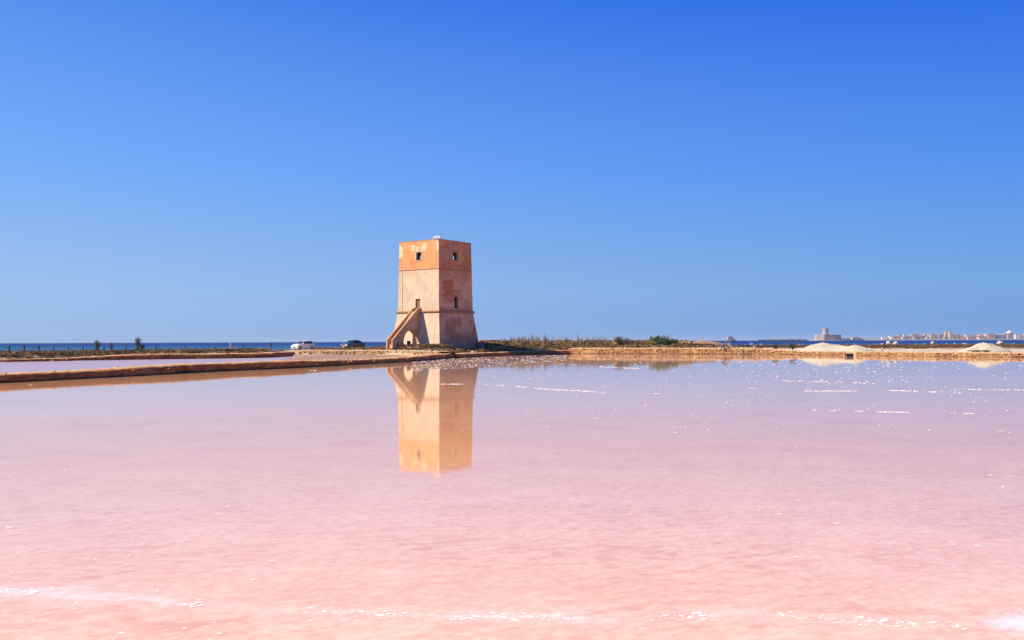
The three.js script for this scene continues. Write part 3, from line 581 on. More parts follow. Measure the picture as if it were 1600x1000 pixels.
// ------------------------------------------------------------------ people
// joints {name: [x, y, z]}, bones [a, b, ra, rb, colour]; one continuous body from a smooth union of tapered capsules
function person(name, label, pos, turn, joints, bones, hair, opt = {}) {
  const g = root(name, label, 'person', pos, turn);
  const J = Object.fromEntries(Object.entries(joints).map(([k, v]) => [k, new THREE.Vector3(...v)]));
  const lo = new THREE.Vector3(9, 9, 9), hi = new THREE.Vector3(-9, -9, -9); for (const v of Object.values(J)) { lo.min(v); hi.max(v); }
  lo.subScalar(0.22); hi.addScalar(0.22);
  const size = Math.max(hi.x - lo.x, hi.y - lo.y, hi.z - lo.z), cen = lo.clone().add(hi).multiplyScalar(0.5), res = 76;
  const mc = new MarchingCubes(res, new THREE.MeshStandardMaterial(), false, false, 60000); mc.isolation = 0;
  const B = bones.map(([a, b, ra, rb, c]) => ({ a: J[a], d: J[b].clone().sub(J[a]), ra, rb, c })), p = new THREE.Vector3();
  const dist = (b) => { const t = clamp(p.clone().sub(b.a).dot(b.d) / Math.max(1e-6, b.d.lengthSq())); return p.distanceTo(b.a.clone().addScaledVector(b.d, t)) - mix(b.ra, b.rb, t); };
  for (let z = 0; z < res; z++) for (let y = 0; y < res; y++) for (let x = 0; x < res; x++) {
    p.set((x - res / 2) / (res / 2), (y - res / 2) / (res / 2), (z - res / 2) / (res / 2)).multiplyScalar(size / 2).add(cen);
    let s = 0; for (const b of B) { const d = dist(b); if (d < 0.25) s += Math.exp(-d / 0.022); }
    mc.field[x + y * res + z * res * res] = s > 0 ? 0.022 * Math.log(s) : -0.25;
  }
  mc.update();
  const n = mc.count ?? mc.geometry.drawRange.count, pos3 = new Float32Array(n * 3), nor = new Float32Array(n * 3), colr = new Float32Array(n * 3);
  for (let i = 0; i < n; i++) {
    p.set(mc.positionArray[i * 3], mc.positionArray[i * 3 + 1], mc.positionArray[i * 3 + 2]).multiplyScalar(size / 2).add(cen);
    pos3.set([p.x, p.y, p.z], i * 3); nor.set([mc.normalArray[i * 3], mc.normalArray[i * 3 + 1], mc.normalArray[i * 3 + 2]], i * 3);
    let best = null, bd = 9; for (const b of B) { const d = dist(b); if (d < bd) { bd = d; best = b; } } colr.set(best.c, i * 3);
  }
  const geo = new THREE.BufferGeometry(); geo.setAttribute('position', new THREE.BufferAttribute(pos3, 3)); geo.setAttribute('color', new THREE.BufferAttribute(colr, 3)); geo.computeVertexNormals();
  // face and fingers belong to the same body geometry
  const extra = [], skin = opt.skin ?? [0.42, 0.24, 0.16];
  const dab = (gm, c) => { const q = gm.index ? gm.toNonIndexed() : gm; q.deleteAttribute('uv'); const a = new Float32Array(q.attributes.position.count * 3); for (let i = 0; i < a.length; i += 3) a.set(c, i); q.setAttribute('color', new THREE.BufferAttribute(a, 3)); extra.push(q); };
  const h = J.head, f = (opt.face ? new THREE.Vector3(...opt.face) : new THREE.Vector3(0, 0, 1)).normalize(), sd = new THREE.Vector3(0, 1, 0).cross(f).normalize(), at = (a, b, c) => h.clone().addScaledVector(sd, a).addScaledVector(f, c).add(new THREE.Vector3(0, b, 0));
  const ball = (v, r, c) => dab(new THREE.SphereGeometry(r, 8, 6).translate(v.x, v.y, v.z), c);
  for (const s of [-1, 1]) { ball(at(s * 0.032, 0.012, 0.088), 0.011, [0.03, 0.02, 0.02]); ball(at(s * 0.094, 0, 0), 0.02, skin); }
  ball(at(0, -0.015, 0.105), 0.016, skin); ball(at(0, -0.05, 0.092), 0.013, [0.35, 0.13, 0.1]);
  for (const k of ['handL', 'handR']) if (J[k]) { const e = J[k === 'handL' ? 'elbowL' : 'elbowR'], d = J[k].clone().sub(e).normalize(), u = new THREE.Vector3(0.3, 0.2, 1).cross(d).normalize(); for (let i = 0; i < 5; i++) { const o2 = J[k].clone().addScaledVector(u, (i - 2) * 0.02), q = o2.clone().addScaledVector(d, 0.05 + 0.025 * Math.sin(i)); const q2 = q.clone().addScaledVector(d, 0.02).add(new THREE.Vector3(0, -0.025, 0)); dab(bar(o2.toArray(), q.toArray(), 0.01, 0.009, 6), skin); dab(bar(q.toArray(), q2.toArray(), 0.009, 0.007, 6), skin); } }
  geo.deleteAttribute('uv'); mesh('body', mergeGeometries([geo, ...extra]), new THREE.MeshStandardMaterial({ vertexColors: true, roughness: 0.85 }), g);
  const hg = new THREE.SphereGeometry(0.112, 14, 10, 0, Math.PI * 2, 0, Math.PI * 0.55).rotateX(-0.35).rotateY(Math.atan2(f.x, f.z)).translate(h.x, h.y + 0.025, h.z);
  mesh(hair[0], hg, mat(hair[1], 0.8), g);
  return g;
}
const SKIN = [0.42, 0.24, 0.16];
function bodyBones(top, legs, skin = SKIN, shoe = [0.03, 0.03, 0.03], sleeve = true) {
  const b = [['hip', 'chest', 0.135, 0.15, top], ['chest', 'neck', 0.13, 0.06, top], ['neck', 'head', 0.05, 0.055, skin], ['head', 'head', 0.1, 0.1, skin]];
  for (const s of ['L', 'R']) b.push(['chest', 'shoulder' + s, 0.1, 0.065, top], ['shoulder' + s, 'elbow' + s, 0.056, 0.045, top], ['elbow' + s, 'hand' + s, 0.042, 0.03, sleeve ? top : skin], ['hand' + s, 'hand' + s, 0.04, 0.04, skin], ['hip', 'thigh' + s, 0.13, 0.1, legs], ['thigh' + s, 'knee' + s, 0.095, 0.062, legs], ['knee' + s, 'foot' + s, 0.058, 0.042, legs], ['foot' + s, 'toe' + s, 0.045, 0.035, shoe]);
  return b;
}
const seated = (k) => ({ hip: [0, 0.42, -0.12], chest: [0, 0.82, -0.08], neck: [0, 1.0, -0.05], head: [0.0, 1.16, 0], shoulderL: [0.17, 0.92, -0.06], shoulderR: [-0.17, 0.92, -0.06], elbowL: [0.25, 0.66, 0.05], elbowR: [-0.24, 0.66, 0.07], handL: [0.12, 0.53, 0.26], handR: [-0.1, 0.54, 0.27], thighL: [0.09, 0.42, 0], thighR: [-0.09, 0.42, 0], kneeL: [0.13, 0.46 + k, 0.34], kneeR: [-0.12, 0.45, 0.35], footL: [0.13, 0.06, 0.42], footR: [-0.13, 0.06, 0.36], toeL: [0.15, 0.03, 0.56], toeR: [-0.15, 0.03, 0.5] });
{
  // seats of stone by the tower's corner, and the two who sit on them
  const spot = (s, out) => onFace(1, s, 2.0, out), turn = faceTurn(1);
  for (const [s, top, legs, hair, lab, k, w] of [
    [4.35, [0.2, 0.13, 0.3], [0.22, 0.33, 0.55], [0.03, 0.022, 0.02], 'dark-haired person in purple top and jeans sitting at the tower corner', 0.02, 'stone seat under the person in jeans at the tower corner'],
    [3.2, [0.06, 0.03, 0.06], [0.03, 0.03, 0.06], [0.03, 0.02, 0.02], 'person in dark clothes sitting against the shaded tower wall', 0.0, 'stone seat under the person in dark clothes by the tower wall']]) {
    const q = spot(s, 0.72), gy = groundY(q.x, -q.z);
    person('person', lab, [q.x, gy, q.z], turn - 0.3, seated(k), bodyBones(top, legs), ['hair', hair]);
    const st = rock(0.62, 0.52, 0.5, 71 + k * 100, 0.14, 2).translate(0, 0.12, -0.16), r = mesh('boulder', st, mat([0.42, 0.3, 0.2], 0.95, { map: grain }));
    r.position.set(q.x, gy, q.z); r.rotation.y = turn - 0.3; tag(r, w, 'stone');
  }
  // salt worker bent over the bank with a long pole
  const D = 136.75, x = X(1129, D), y = 0.5, wk = root('wooden_pole', 'long pale forked pole slanting down the bank from the worker to the water', 'pole', [x, y, -D]);
  mesh('shaft', bar([0.72, 0.98, 0.32], [2.15, -0.42, 1.05], 0.045, 0.04, 8), M.paleWood, wk);
  mesh('fork', [bar([0.72, 0.98, 0.32], [1.08, 1.1, 0.2], 0.05, 0.04, 8), bar([0.72, 0.98, 0.32], [0.45, 1.06, 0.3], 0.045, 0.03, 8)], M.paleWood, wk);
  person('person', 'worker in dark trousers bending over a long pole on the far bank', [x, y, -D], 0, {
    hip: [0, 0.82, 0], chest: [0.26, 1.0, 0.05], neck: [0.42, 1.02, 0.08], head: [0.56, 0.97, 0.1], shoulderL: [0.33, 0.98, -0.1], shoulderR: [0.33, 0.98, 0.22], elbowL: [0.42, 0.75, -0.06], elbowR: [0.45, 0.74, 0.28], handL: [0.66, 0.9, 0.26], handR: [0.78, 0.88, 0.35],
    thighL: [-0.05, 0.78, -0.08], thighR: [0.05, 0.78, 0.08], kneeL: [-0.14, 0.44, -0.06], kneeR: [0.16, 0.45, 0.12], footL: [-0.25, 0.06, -0.08], footR: [0.28, 0.06, 0.12], toeL: [-0.13, 0.03, -0.06], toeR: [0.41, 0.03, 0.15] },
    bodyBones([0.13, 0.12, 0.14], [0.022, 0.014, 0.016]), ['hat', [0.3, 0.22, 0.14]], { face: [0.8, -0.5, 0.3] });
  // walker behind the scrub
  const wD = 147, wx = X(360.5, wD);
  person('person', 'person in a white cap and tan clothes walking behind the scrub', [wx, 0.2, -wD], -0.9, {
    hip: [0, 0.9, 0], chest: [0, 1.28, 0.02], neck: [0, 1.45, 0.02], head: [0, 1.6, 0.04], shoulderL: [0.18, 1.38, 0], shoulderR: [-0.18, 1.38, 0], elbowL: [0.24, 1.12, -0.08], elbowR: [-0.24, 1.12, 0.06], handL: [0.24, 0.92, 0.04], handR: [-0.23, 0.93, 0.2],
    thighL: [0.09, 0.86, 0], thighR: [-0.09, 0.86, 0], kneeL: [0.1, 0.48, 0.12], kneeR: [-0.1, 0.48, -0.02], footL: [0.1, 0.07, 0.2], footR: [-0.1, 0.1, -0.24], toeL: [0.1, 0.03, 0.34], toeR: [-0.1, 0.03, -0.12] },
    bodyBones([0.4, 0.24, 0.14], [0.25, 0.15, 0.09], SKIN), ['cap', [0.8, 0.8, 0.8]]);
  // bin by the arched doorway
  const bq = onFace(0, 0.15, 1.5, 1.55), bin = root('barrel', 'dark barrel standing under the stair arch beside the doorway', 'barrel', [bq.x, GY - 0.15, bq.z]);
  mesh('body', new THREE.LatheGeometry([[0, 0], [0.22, 0], [0.26, 0.1], [0.28, 0.42], [0.26, 0.75], [0.23, 0.82], [0, 0.82]].map((p) => new THREE.Vector2(...p)), 18), mat([0.03, 0.02, 0.025], 0.7), bin);
  for (const yy of [0.15, 0.42, 0.68]) mesh('hoop', new THREE.TorusGeometry(0.275, 0.015, 6, 20).rotateX(Math.PI / 2).translate(0, yy, 0), M.iron, bin);
}

// ------------------------------------------------------------------ fence, sign
{
  const g = root('post_fence', 'weathered wooden post fence with slanting rails along the sea shore', 'fence');
  const posts = [[-31, 131], [-8, 131.5], [15, 132], [38, 132.5], [61, 133], [84, 135], [107, 138], [130, 141], [163, 143], [197, 145], [244, 146], [290, 147], [335, 147.5], [380, 148], [424, 146.5], [462, 150]];
  let prev = null;
  posts.forEach(([px, D], k) => {
    const x = X(px, D), gy = groundY(x, D), h = k < 5 ? 1.05 : k > 12 ? 1.15 : 0.85, lean = 0.03 * (hash(k, 4) - 0.5);
    mesh('post', [rbx(0.15, h + 0.3, 0.15, 0.02).rotateZ(lean).translate(x, gy + h / 2 - 0.15, -D)], M.wood, g);
    if (k < 5) { const b = prev ?? [x - 2, gy, D]; mesh('rail', bar([x, gy + h - 0.06, -D + 0.09], [mix(x, b[0], 0.5), gy + h * 0.42, -mix(D, b[2], 0.5) + 0.09], 0.045, 0.04, 6), M.wood, g); }
    prev = [x, gy, D];
  });
  const D = 147, x = X(1175, D), s = root('sign', 'two small white boards on a thin post behind the rubble bank', 'sign', [x, groundY(x, D), -D], 0.2);
  mesh('post', bx(0.06, 1.0, 0.06, 0, 0.4, 0), M.iron, s);
  mesh('board', rbx(0.42, 0.3, 0.03, 0.01, -0.16, 0.82, 0.05), M.white, s); mesh('board', rbx(0.36, 0.2, 0.03, 0.01, 0.22, 0.5, 0.05), M.white, s);
}

// ------------------------------------------------------------------ plants
function leafMesh(n, place) {                                             // place(k) -> {p, dir, len, w, c}: one bent leaf of two quads each
  const pos = [], colr = [], d = new THREE.Vector3(), s = new THREE.Vector3(), up = new THREE.Vector3();
  for (let k = 0; k < n; k++) {
    const l = place(k); d.set(...l.dir).normalize(); s.set(rr(-1, 1), rr(-0.3, 0.3), rr(-1, 1)).cross(d).normalize().multiplyScalar(l.w / 2);
    const a = new THREE.Vector3(...l.p), m = a.clone().addScaledVector(d, l.len * 0.55); d.y -= l.droop ?? 0.25; const e = m.clone().addScaledVector(d.normalize(), l.len * 0.45);
    const q = [a.clone().addScaledVector(s, 0.5), a.clone().addScaledVector(s, -0.5), m.clone().sub(s), m.clone().add(s)];
    for (const v of [q[0], q[1], q[2], q[0], q[2], q[3], q[3], q[2], e]) { pos.push(v.x, v.y, v.z); colr.push(...l.c); }
  }
  const g = new THREE.BufferGeometry(); g.setAttribute('position', new THREE.Float32BufferAttribute(pos, 3)); g.setAttribute('color', new THREE.Float32BufferAttribute(colr, 3)); g.computeVertexNormals(); return g;
}
const leafMat = new THREE.MeshPhysicalMaterial({ vertexColors: true, roughness: 0.85, side: THREE.DoubleSide, transmission: 0.25, thickness: 0 });
const scrubMat = new THREE.MeshStandardMaterial({ vertexColors: true, roughness: 0.95, side: THREE.DoubleSide });
const barkMat = mat([0.12, 0.08, 0.055], 0.95, { map: grain });
function bush(name, label, category, px, D, w, h, o) {
  const x = X(px, D), g = root(name, label, category, [x, groundY(x, D) - 0.05, -D], rr(0, 6));
  const limbs = [], tips = [], nl = o.limbs ?? 7;
  for (let k = 0; k < nl; k++) {
    const a = k / nl * 6.28 + rr(-0.4, 0.4), sp = (o.upright ? 0.28 : 0.42) * w * rr(0.4, 1), top = h * rr(0.5, 0.9), b = [Math.cos(a) * sp * 0.4, top * 0.5, Math.sin(a) * sp * 0.4], c = [Math.cos(a) * sp, top, Math.sin(a) * sp];
    limbs.push(bar([0, 0, 0], b, 0.05 * h / 1.5, 0.03 * h / 1.5, 6), bar(b, c, 0.03 * h / 1.5, 0.012, 5)); tips.push(b, c);
    for (let q = 0; q < 3; q++) { const e = [c[0] + rr(-0.2, 0.2) * w, Math.min(h * 0.97, c[1] + rr(-0.15, 0.3) * h), c[2] + rr(-0.2, 0.2) * w]; limbs.push(bar(mix3(b, c, 0.6), e, 0.014, 0.006, 4)); tips.push(e); }
  }
  mesh('trunk', limbs, barkMat, g);
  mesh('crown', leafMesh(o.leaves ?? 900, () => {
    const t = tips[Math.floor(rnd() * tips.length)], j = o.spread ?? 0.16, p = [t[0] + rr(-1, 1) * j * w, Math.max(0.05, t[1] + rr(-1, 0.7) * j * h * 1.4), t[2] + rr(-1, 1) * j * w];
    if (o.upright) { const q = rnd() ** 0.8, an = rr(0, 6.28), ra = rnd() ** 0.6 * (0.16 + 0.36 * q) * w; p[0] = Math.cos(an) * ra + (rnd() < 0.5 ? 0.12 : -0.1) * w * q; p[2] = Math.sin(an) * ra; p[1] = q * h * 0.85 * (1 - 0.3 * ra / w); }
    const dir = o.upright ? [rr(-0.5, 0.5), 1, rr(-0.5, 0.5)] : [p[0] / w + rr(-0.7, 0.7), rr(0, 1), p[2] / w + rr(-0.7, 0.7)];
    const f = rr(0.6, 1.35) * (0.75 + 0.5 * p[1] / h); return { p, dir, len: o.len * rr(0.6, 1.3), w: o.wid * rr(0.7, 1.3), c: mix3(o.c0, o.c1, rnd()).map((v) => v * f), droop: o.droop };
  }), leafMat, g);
  return g;
}
const TAM = { upright: true, leaves: 470, len: 0.36, wid: 0.03, c0: [0.08, 0.07, 0.035], c1: [0.2, 0.17, 0.09], spread: 0.12, limbs: 9 };
bush('tamarisk', 'feathery double-topped tamarisk bush beside the first clear gap in the fence', 'tamarisk', 152, 139, 1.15, 2.0, TAM);
bush('tamarisk', 'smallest sparse tamarisk between the two taller ones', 'tamarisk', 174, 140, 1.0, 1.6, { ...TAM, leaves: 110 });
bush('tamarisk', 'tallest tamarisk with a dark round shrub at its foot', 'tamarisk', 215.5, 140, 1.0, 2.45, TAM);
bush('shrub', 'dark round shrub under the tallest tamarisk', 'shrub', 222, 139.5, 0.75, 1.0, { leaves: 500, len: 0.16, wid: 0.05, c0: [0.02, 0.02, 0.018], c1: [0.06, 0.05, 0.04] });
bush('shrub', 'round olive-brown bush with wispy top rising above the scrub', 'shrub', 969, 153, 1.7, 1.5, { leaves: 1500, len: 0.17, wid: 0.055, c0: [0.07, 0.06, 0.02], c1: [0.19, 0.15, 0.055], spread: 0.2 });
bush('shrub', 'thin wispy bush leaning out behind the olive-brown bush', 'shrub', 980, 154.5, 1.4, 1.55, { leaves: 260, len: 0.26, wid: 0.03, c0: [0.07, 0.06, 0.05], c1: [0.13, 0.11, 0.08], upright: true });
bush('shrub', 'wide bright green bush with large pale leaves near the shore', 'shrub', 1033, 151, 2.9, 1.5, { leaves: 900, len: 0.36, wid: 0.13, c0: [0.03, 0.075, 0.02], c1: [0.17, 0.26, 0.09], spread: 0.17, limbs: 11 });
bush('shrub', 'smaller bright green bush touching the wide green bush', 'shrub', 1051, 151, 1.3, 1.0, { leaves: 380, len: 0.32, wid: 0.12, c0: [0.035, 0.07, 0.02], c1: [0.2, 0.27, 0.11] });
bush('shrub', 'dark narrow green bush nearer the slab on the rubble bank', 'shrub', 1211, 144, 0.8, 0.95, { leaves: 420, len: 0.16, wid: 0.06, c0: [0.02, 0.03, 0.02], c1: [0.05, 0.07, 0.045] });
bush('shrub', 'dark narrow green bush nearer the widest salt heap', 'shrub', 1238, 146, 0.8, 1.05, { leaves: 420, len: 0.16, wid: 0.06, c0: [0.02, 0.035, 0.03], c1: [0.04, 0.07, 0.06] });
bush('shrub', 'longer low dark plant at the foot of the cone-shaped salt heap', 'shrub', 1524, 115.5, 1.6, 0.3, { leaves: 420, len: 0.12, wid: 0.04, c0: [0.06, 0.04, 0.015], c1: [0.12, 0.08, 0.03] });
bush('shrub', 'shorter low dark plant at the foot of the cone-shaped salt heap', 'shrub', 1540, 115.5, 0.9, 0.26, { leaves: 260, len: 0.12, wid: 0.04, c0: [0.06, 0.04, 0.015], c1: [0.12, 0.08, 0.03] });

// low salt scrub: one cushion, scattered over each stretch of ground
const cushion = leafMesh(150, () => {
  const a = rr(0, 6.28), e = Math.acos(rr(0, 1)), r = rr(0.25, 0.5), p = [Math.cos(a) * Math.sin(e) * r, Math.cos(e) * r * 0.75, Math.sin(a) * Math.sin(e) * r];
  const f = rr(0.65, 1.3); return { p, dir: [p[0] + rr(-0.3, 0.3), p[1] + 0.35, p[2] + rr(-0.3, 0.3)], len: rr(0.1, 0.26), w: rr(0.05, 0.1), c: [f, f, f], droop: 0.1 };
});
const tuft = leafMesh(16, () => ({ p: [rr(-0.12, 0.12), 0, rr(-0.12, 0.12)], dir: [rr(-0.3, 0.3), 1, rr(-0.3, 0.3)], len: rr(0.6, 1.15), w: rr(0.014, 0.032), c: [rr(0.8, 1.2), 1, 1], droop: 0.15 }));
const SC = [[0.26, 0.115, 0.05], [0.24, 0.16, 0.05], [0.13, 0.065, 0.035], [0.3, 0.17, 0.07], [0.18, 0.125, 0.045], [0.38, 0.26, 0.12]];
function scatter(name, label, category, geo, n, where, size, colours) {
  const m = new THREE.InstancedMesh(geo, scrubMat, n), d = new THREE.Object3D(), c = new THREE.Color(); let k = 0, tries = 0;
  while (k < n && tries++ < n * 60) {
    const q = where(); if (!q) continue; const [x, D, s = 1] = q, h = groundY(x, D); if (h < 0.2) continue;
    const z = size() * s; d.position.set(x, h - 0.06, -D); d.rotation.set(rr(-0.12, 0.12), rr(0, 6.28), rr(-0.12, 0.12)); d.scale.set(z * rr(0.8, 1.3), z * rr(0.75, 1.2), z * rr(0.8, 1.3)); d.updateMatrix(); m.setMatrixAt(k, d.matrix);
    const a = colours[Math.floor(hash(Math.floor(x * 0.7 + 3 * vnoise(x, D, 77)), Math.floor(D * 0.5), 5) * colours.length * 0.999)], f = rr(0.75, 1.25); c.setRGB(a[0] * f, a[1] * f, a[2] * f); m.setColorAt(k, c); k++;
  }
  m.count = k; m.name = numbered(name); m.castShadow = m.receiveShadow = true; scene.add(m); return tag(m, label, category, null, 'stuff');
}
const dens = (x, D, t) => fbm(x * 0.22, D * 0.3, 300, 3) > t;
const inPx = (a, b, d0, d1) => { const D = rr(d0, d1); return [X(rr(a, b), D), D]; };
scatter('scrub', 'brown and olive salt scrub between the second pan and the sea fence', 'scrub', cushion, 3400, () => { const [x, D] = inPx(-90, 418, 100, 149); return D > L2(x) + 2.0 && D < COAST(x) - 1 && x < -31.6 && (D > L2(x) + 5 || dens(x, D, 0.42)) ? [x, D, 1] : null; }, () => rr(0.4, 0.85), SC);
scatter('scrub', 'tufted brown scrub round the foot of the tower and behind the cars', 'scrub', cushion, 3400, () => { const [x, D] = inPx(492, 765, 118, 158); const q = Math.hypot(x - tc.x, -D - tc.z); if (q < 6.6 || x < -29 && D < 147) return null; return (x > -8.5 ? dL(x, D) > 3.5 : D > W1(x) + 3.4) && D < COAST(x) - 1 ? [x, D, q < 12 ? 0.7 : 1.0] : null; }, () => rr(0.4, 0.85), SC);
scatter('scrub', 'thick reddish brown scrub on the rise between the tower and the wide green bush', 'scrub', cushion, 3400, () => { const [x, D] = inPx(745, 1075, 124, 175); const l = x < 9.3 ? dL(x, D) : dR(x, D); return l > (x < 9.3 ? 2.7 : 4.2) && D < COAST(x) - 2 && (x < 9.3 || l > 8 || dens(x, D, 0.42)) ? [x, D, 1 + 0.75 * sst(5, 14, l)] : null; }, () => rr(0.5, 1.0), SC);
scatter('scrub', 'dark brown scrub behind the rubble bank and salt heaps down to the shore', 'scrub', cushion, 3600, () => { const [x, D] = inPx(1040, 1690, 138, 188); const e = sst(30, 36, x); return dR(x, D) > mix(4, 29, e) && D < COAST(x) - 1 ? [x, D, 0.8] : null; }, () => rr(0.5, 0.95), SC.map((c) => c.map((v, i) => v * [0.72, 0.66, 0.7][i])));
scatter('dry_grass', 'tall thin pale dry grass sticking up between the tower and the olive-brown bush', 'grass', tuft, 150, () => { const [x, D] = inPx(752, 948, 140, 166); const l = x < 9.3 ? dL(x, D) : dR(x, D); return l > 8 && D < COAST(x) - 3 ? [x, D, 0.6 + 0.6 * sst(750, 830, x / D * F + 800)] : null; }, () => rr(0.8, 1.65), [[0.22, 0.17, 0.09], [0.28, 0.22, 0.12], [0.15, 0.12, 0.07]]);
scatter('dry_grass', 'thin dry grass stalks along the sea fence and the second bank', 'grass', tuft, 260, () => { const [x, D] = inPx(-60, 600, 112, 148); return (x < -31.6 ? D > L2(x) + 2 : D > W1(x) + 3) ? [x, D] : null; }, () => rr(0.4, 0.8), [[0.3, 0.24, 0.13], [0.2, 0.16, 0.09]]);

// ------------------------------------------------------------------ salt floating on the brine
{
  const flake = rock(1, 0.5, 0.8, 91, 0.3, 1), list = [];
  const put = (px, py, s = 1) => { const D = EYE * F / (py - hor(px)), x = X(px, D); if (D > 5.6 && D < 140 && x > L1(D) + 0.15 && (x < 9.3 || D < R1(x) - 0.2)) list.push([x, D, s]); };
  const line = (pts, n, jit, s = 1) => { const f = table(pts); for (let k = 0; k < n; k++) { const px = rr(pts[0][0], pts[pts.length - 1][0]); if (fbm(px * 0.05, pts[0][1], 7, 3) < 0.42) continue; put(px, f(px) + rr(-1, 1) * jit * rnd(), s); } };
  line([[687, 600], [760, 601], [800, 603], [850, 608], [930, 612]], 520, 0.7, 0.9); line([[930, 613], [1060, 616]], 60, 1.2);
  line([[1270, 641], [1400, 644], [1520, 646]], 420, 0.5); line([[1390, 610], [1500, 614]], 160, 1.0); line([[1255, 611], [1340, 611]], 120, 0.4, 1.1); line([[1220, 595], [1345, 598]], 90, 1.5); line([[1130, 605], [1180, 607]], 50, 0.7); line([[938, 573], [1000, 576]], 70, 0.8);
  line([[1500, 608], [1640, 610]], 70, 1.0); line([[480, 579], [500, 578.5]], 26, 0.6, 1.1);
  for (let k = 0; k < 1700; k++) { const t = Math.pow(rnd(), 1.3), px = 645 + t * 240, py = 562 + Math.pow(rnd(), 1.2) * mix(19, 9, t) - 0.03 * (px - 645); put(px, py, rr(0.3, 0.75)); }
  for (let k = 0; k < 1100; k++) { const px = rr(760, 1640), py = 566 + Math.pow(rnd(), 1.7) * 110; if (fbm(px * 0.018, py * 0.09, 13, 3) > 0.47) put(px, py, rr(0.45, 0.9)); }
  for (let k = 0; k < 120; k++) { const px = rr(1180, 1420), py = rr(563, 600); put(px, py, 1); }
  for (let k = 0; k < 130; k++) put(rr(0, 1600), 600 + Math.pow(rnd(), 0.8) * 260, rr(0.5, 0.9));
  for (let k = 0; k < 800; k++) { const x = rr(-4.6, 4.6), D = crustD(x) + rr(-1, 1) * rnd() * 0.16; if (fbm(x * 2.4, 5, 17, 3) > 0.48) list.push([x, D, 0.35 + 1.7 * rnd() ** 2.5]); }
  for (let k = 0; k < 380; k++) { const D = 6.2 + 6 * rnd() ** 1.6, x = rr(-0.6, 0.6) * D; if (fbm(x * 1.2, D * 1.6, 19, 3) > 0.52) list.push([x, D, 0.3 + 1.5 * rnd() ** 3]); }
  const m = new THREE.InstancedMesh(flake, M.salt, list.length), d = new THREE.Object3D();
  list.forEach(([x, D, s], k) => { const w = 0.0014 * D * s * rr(0.4, 1.6) + 0.005; d.position.set(x, w * 0.07, -D); d.rotation.set(0, rr(0, 6.28), 0); d.scale.set(w * rr(1.0, D < 12 ? 3.2 : 2.0), Math.min(0.05, w * (D < 12 ? 0.22 : rr(0.25, 0.55))), w * (D < 12 ? 1.3 : 1)); if (D < 12) d.rotation.y = rr(-0.5, 0.3); d.updateMatrix(); m.setMatrixAt(k, d.matrix); });
  m.name = numbered('salt_flakes'); m.receiveShadow = true; scene.add(m); tag(m, 'white salt flakes floating in lines and specks on the pink brine', 'salt', null, 'stuff');
}

// ------------------------------------------------------------------ far shore: rocks, islet, breakwater, fort, town, boats
{
  const spots = []; for (let k = 0; k < 34; k++) { const px = rr(1150, 1640); spots.push([px, rr(178, 187), rr(0.14, 0.3)]); }
  for (const px of [1378, 1392, 1430, 1504, 1509, 1242, 1249, 1253, 1457]) spots.push([px, rr(172, 185), rr(0.18, 0.28)]);
  const first = mesh('shore_rock', rock(1, 0.8, 0.9, 95, 0.2, 1), mat([0.62, 0.53, 0.46], 0.95, { map: grain }));
  tag(first, 'pale rock on the scrubby shore by the strip of sea', 'rock', 'pale rocks along the far shore');
  spots.forEach(([px, D, s], k) => { const o = k ? first.clone() : first; if (k) { o.name = numbered('shore_rock'); scene.add(o); } const x = X(px, D); o.position.set(x, Math.max(groundY(x, D), 0.4) + 0.25 + 0.2 * s, -D); o.scale.set(s * rr(0.8, 1.6), s, s); o.rotation.y = rr(0, 6); });
  for (const [px, D, s, lab] of [[1399.5, 152, 0.75, 'pale rock beside a dark hollow in the scrub just past the cairn'], [1457, 158, 0.7, 'single pale boulder alone in the dark scrub midway between the salt heaps'], [1562, 150, 0.9, 'pale pink-white boulder in the scrub just past the cone-shaped salt heap'], [1388, 153, 0.85, 'tan rock in the scrub above the cairn']]) {
    const x = X(px, D), o = mesh('boulder', rock(s, s * 0.8, s * 0.9, Math.round(px), 0.2, 2), mat([0.66, 0.54, 0.45], 0.95, { map: grain })); o.position.set(x, groundY(x, D) + 0.55, -D); tag(o, lab, 'boulder');
  }
}
const FD = 3000, FS = FD / F;                                             // far shore, metres per photo pixel there
const fy = (py, px) => Y(py, px, FD);
{
  const g = surface(90, 9, (i, j) => {
    const px = 1312 + i * 5.2, x = X(px, FD), n = fbm(i * 0.4, j, 401, 3), t = j / 8;
    return { p: [x, j === 0 ? -1 : 2.2 + 3.0 * t + 2 * n * t, -FD + 16 - t * 420], c: j < 2 ? [0.6, 0.55, 0.5] : mix3([0.3, 0.26, 0.2], [0.16, 0.17, 0.1], n), uv: [x / 20, t * 20] };
  });
  tag(mesh('peninsula', g, soilMat), 'low land with a pale quay under the far town', null, null, 'structure');
  tag(mesh('quay_wall', rbx((1760 - 1306) * FS, 4.2, 8, 0.4, X((1760 + 1306) / 2, FD), 0.9, -FD + 20), mat([0.68, 0.63, 0.58], 0.9, { map: grain })), 'long pale quay wall along the water below the far town', 'quay');
}
const TONE = { white: [0.6, 0.56, 0.52], cream: [0.54, 0.42, 0.3], pink: [0.5, 0.34, 0.29], mauve: [0.33, 0.26, 0.27], beige: [0.45, 0.35, 0.25], grey: [0.34, 0.32, 0.3], brown: [0.34, 0.24, 0.2], slate: [0.2, 0.2, 0.25], tan: [0.5, 0.4, 0.27], orange: [0.55, 0.26, 0.14] };
const toneMat = Object.fromEntries(Object.entries(TONE).map(([k, c]) => [k, mat(c, 0.9)]));
const winMat = mat([0.1, 0.1, 0.12], 0.4);
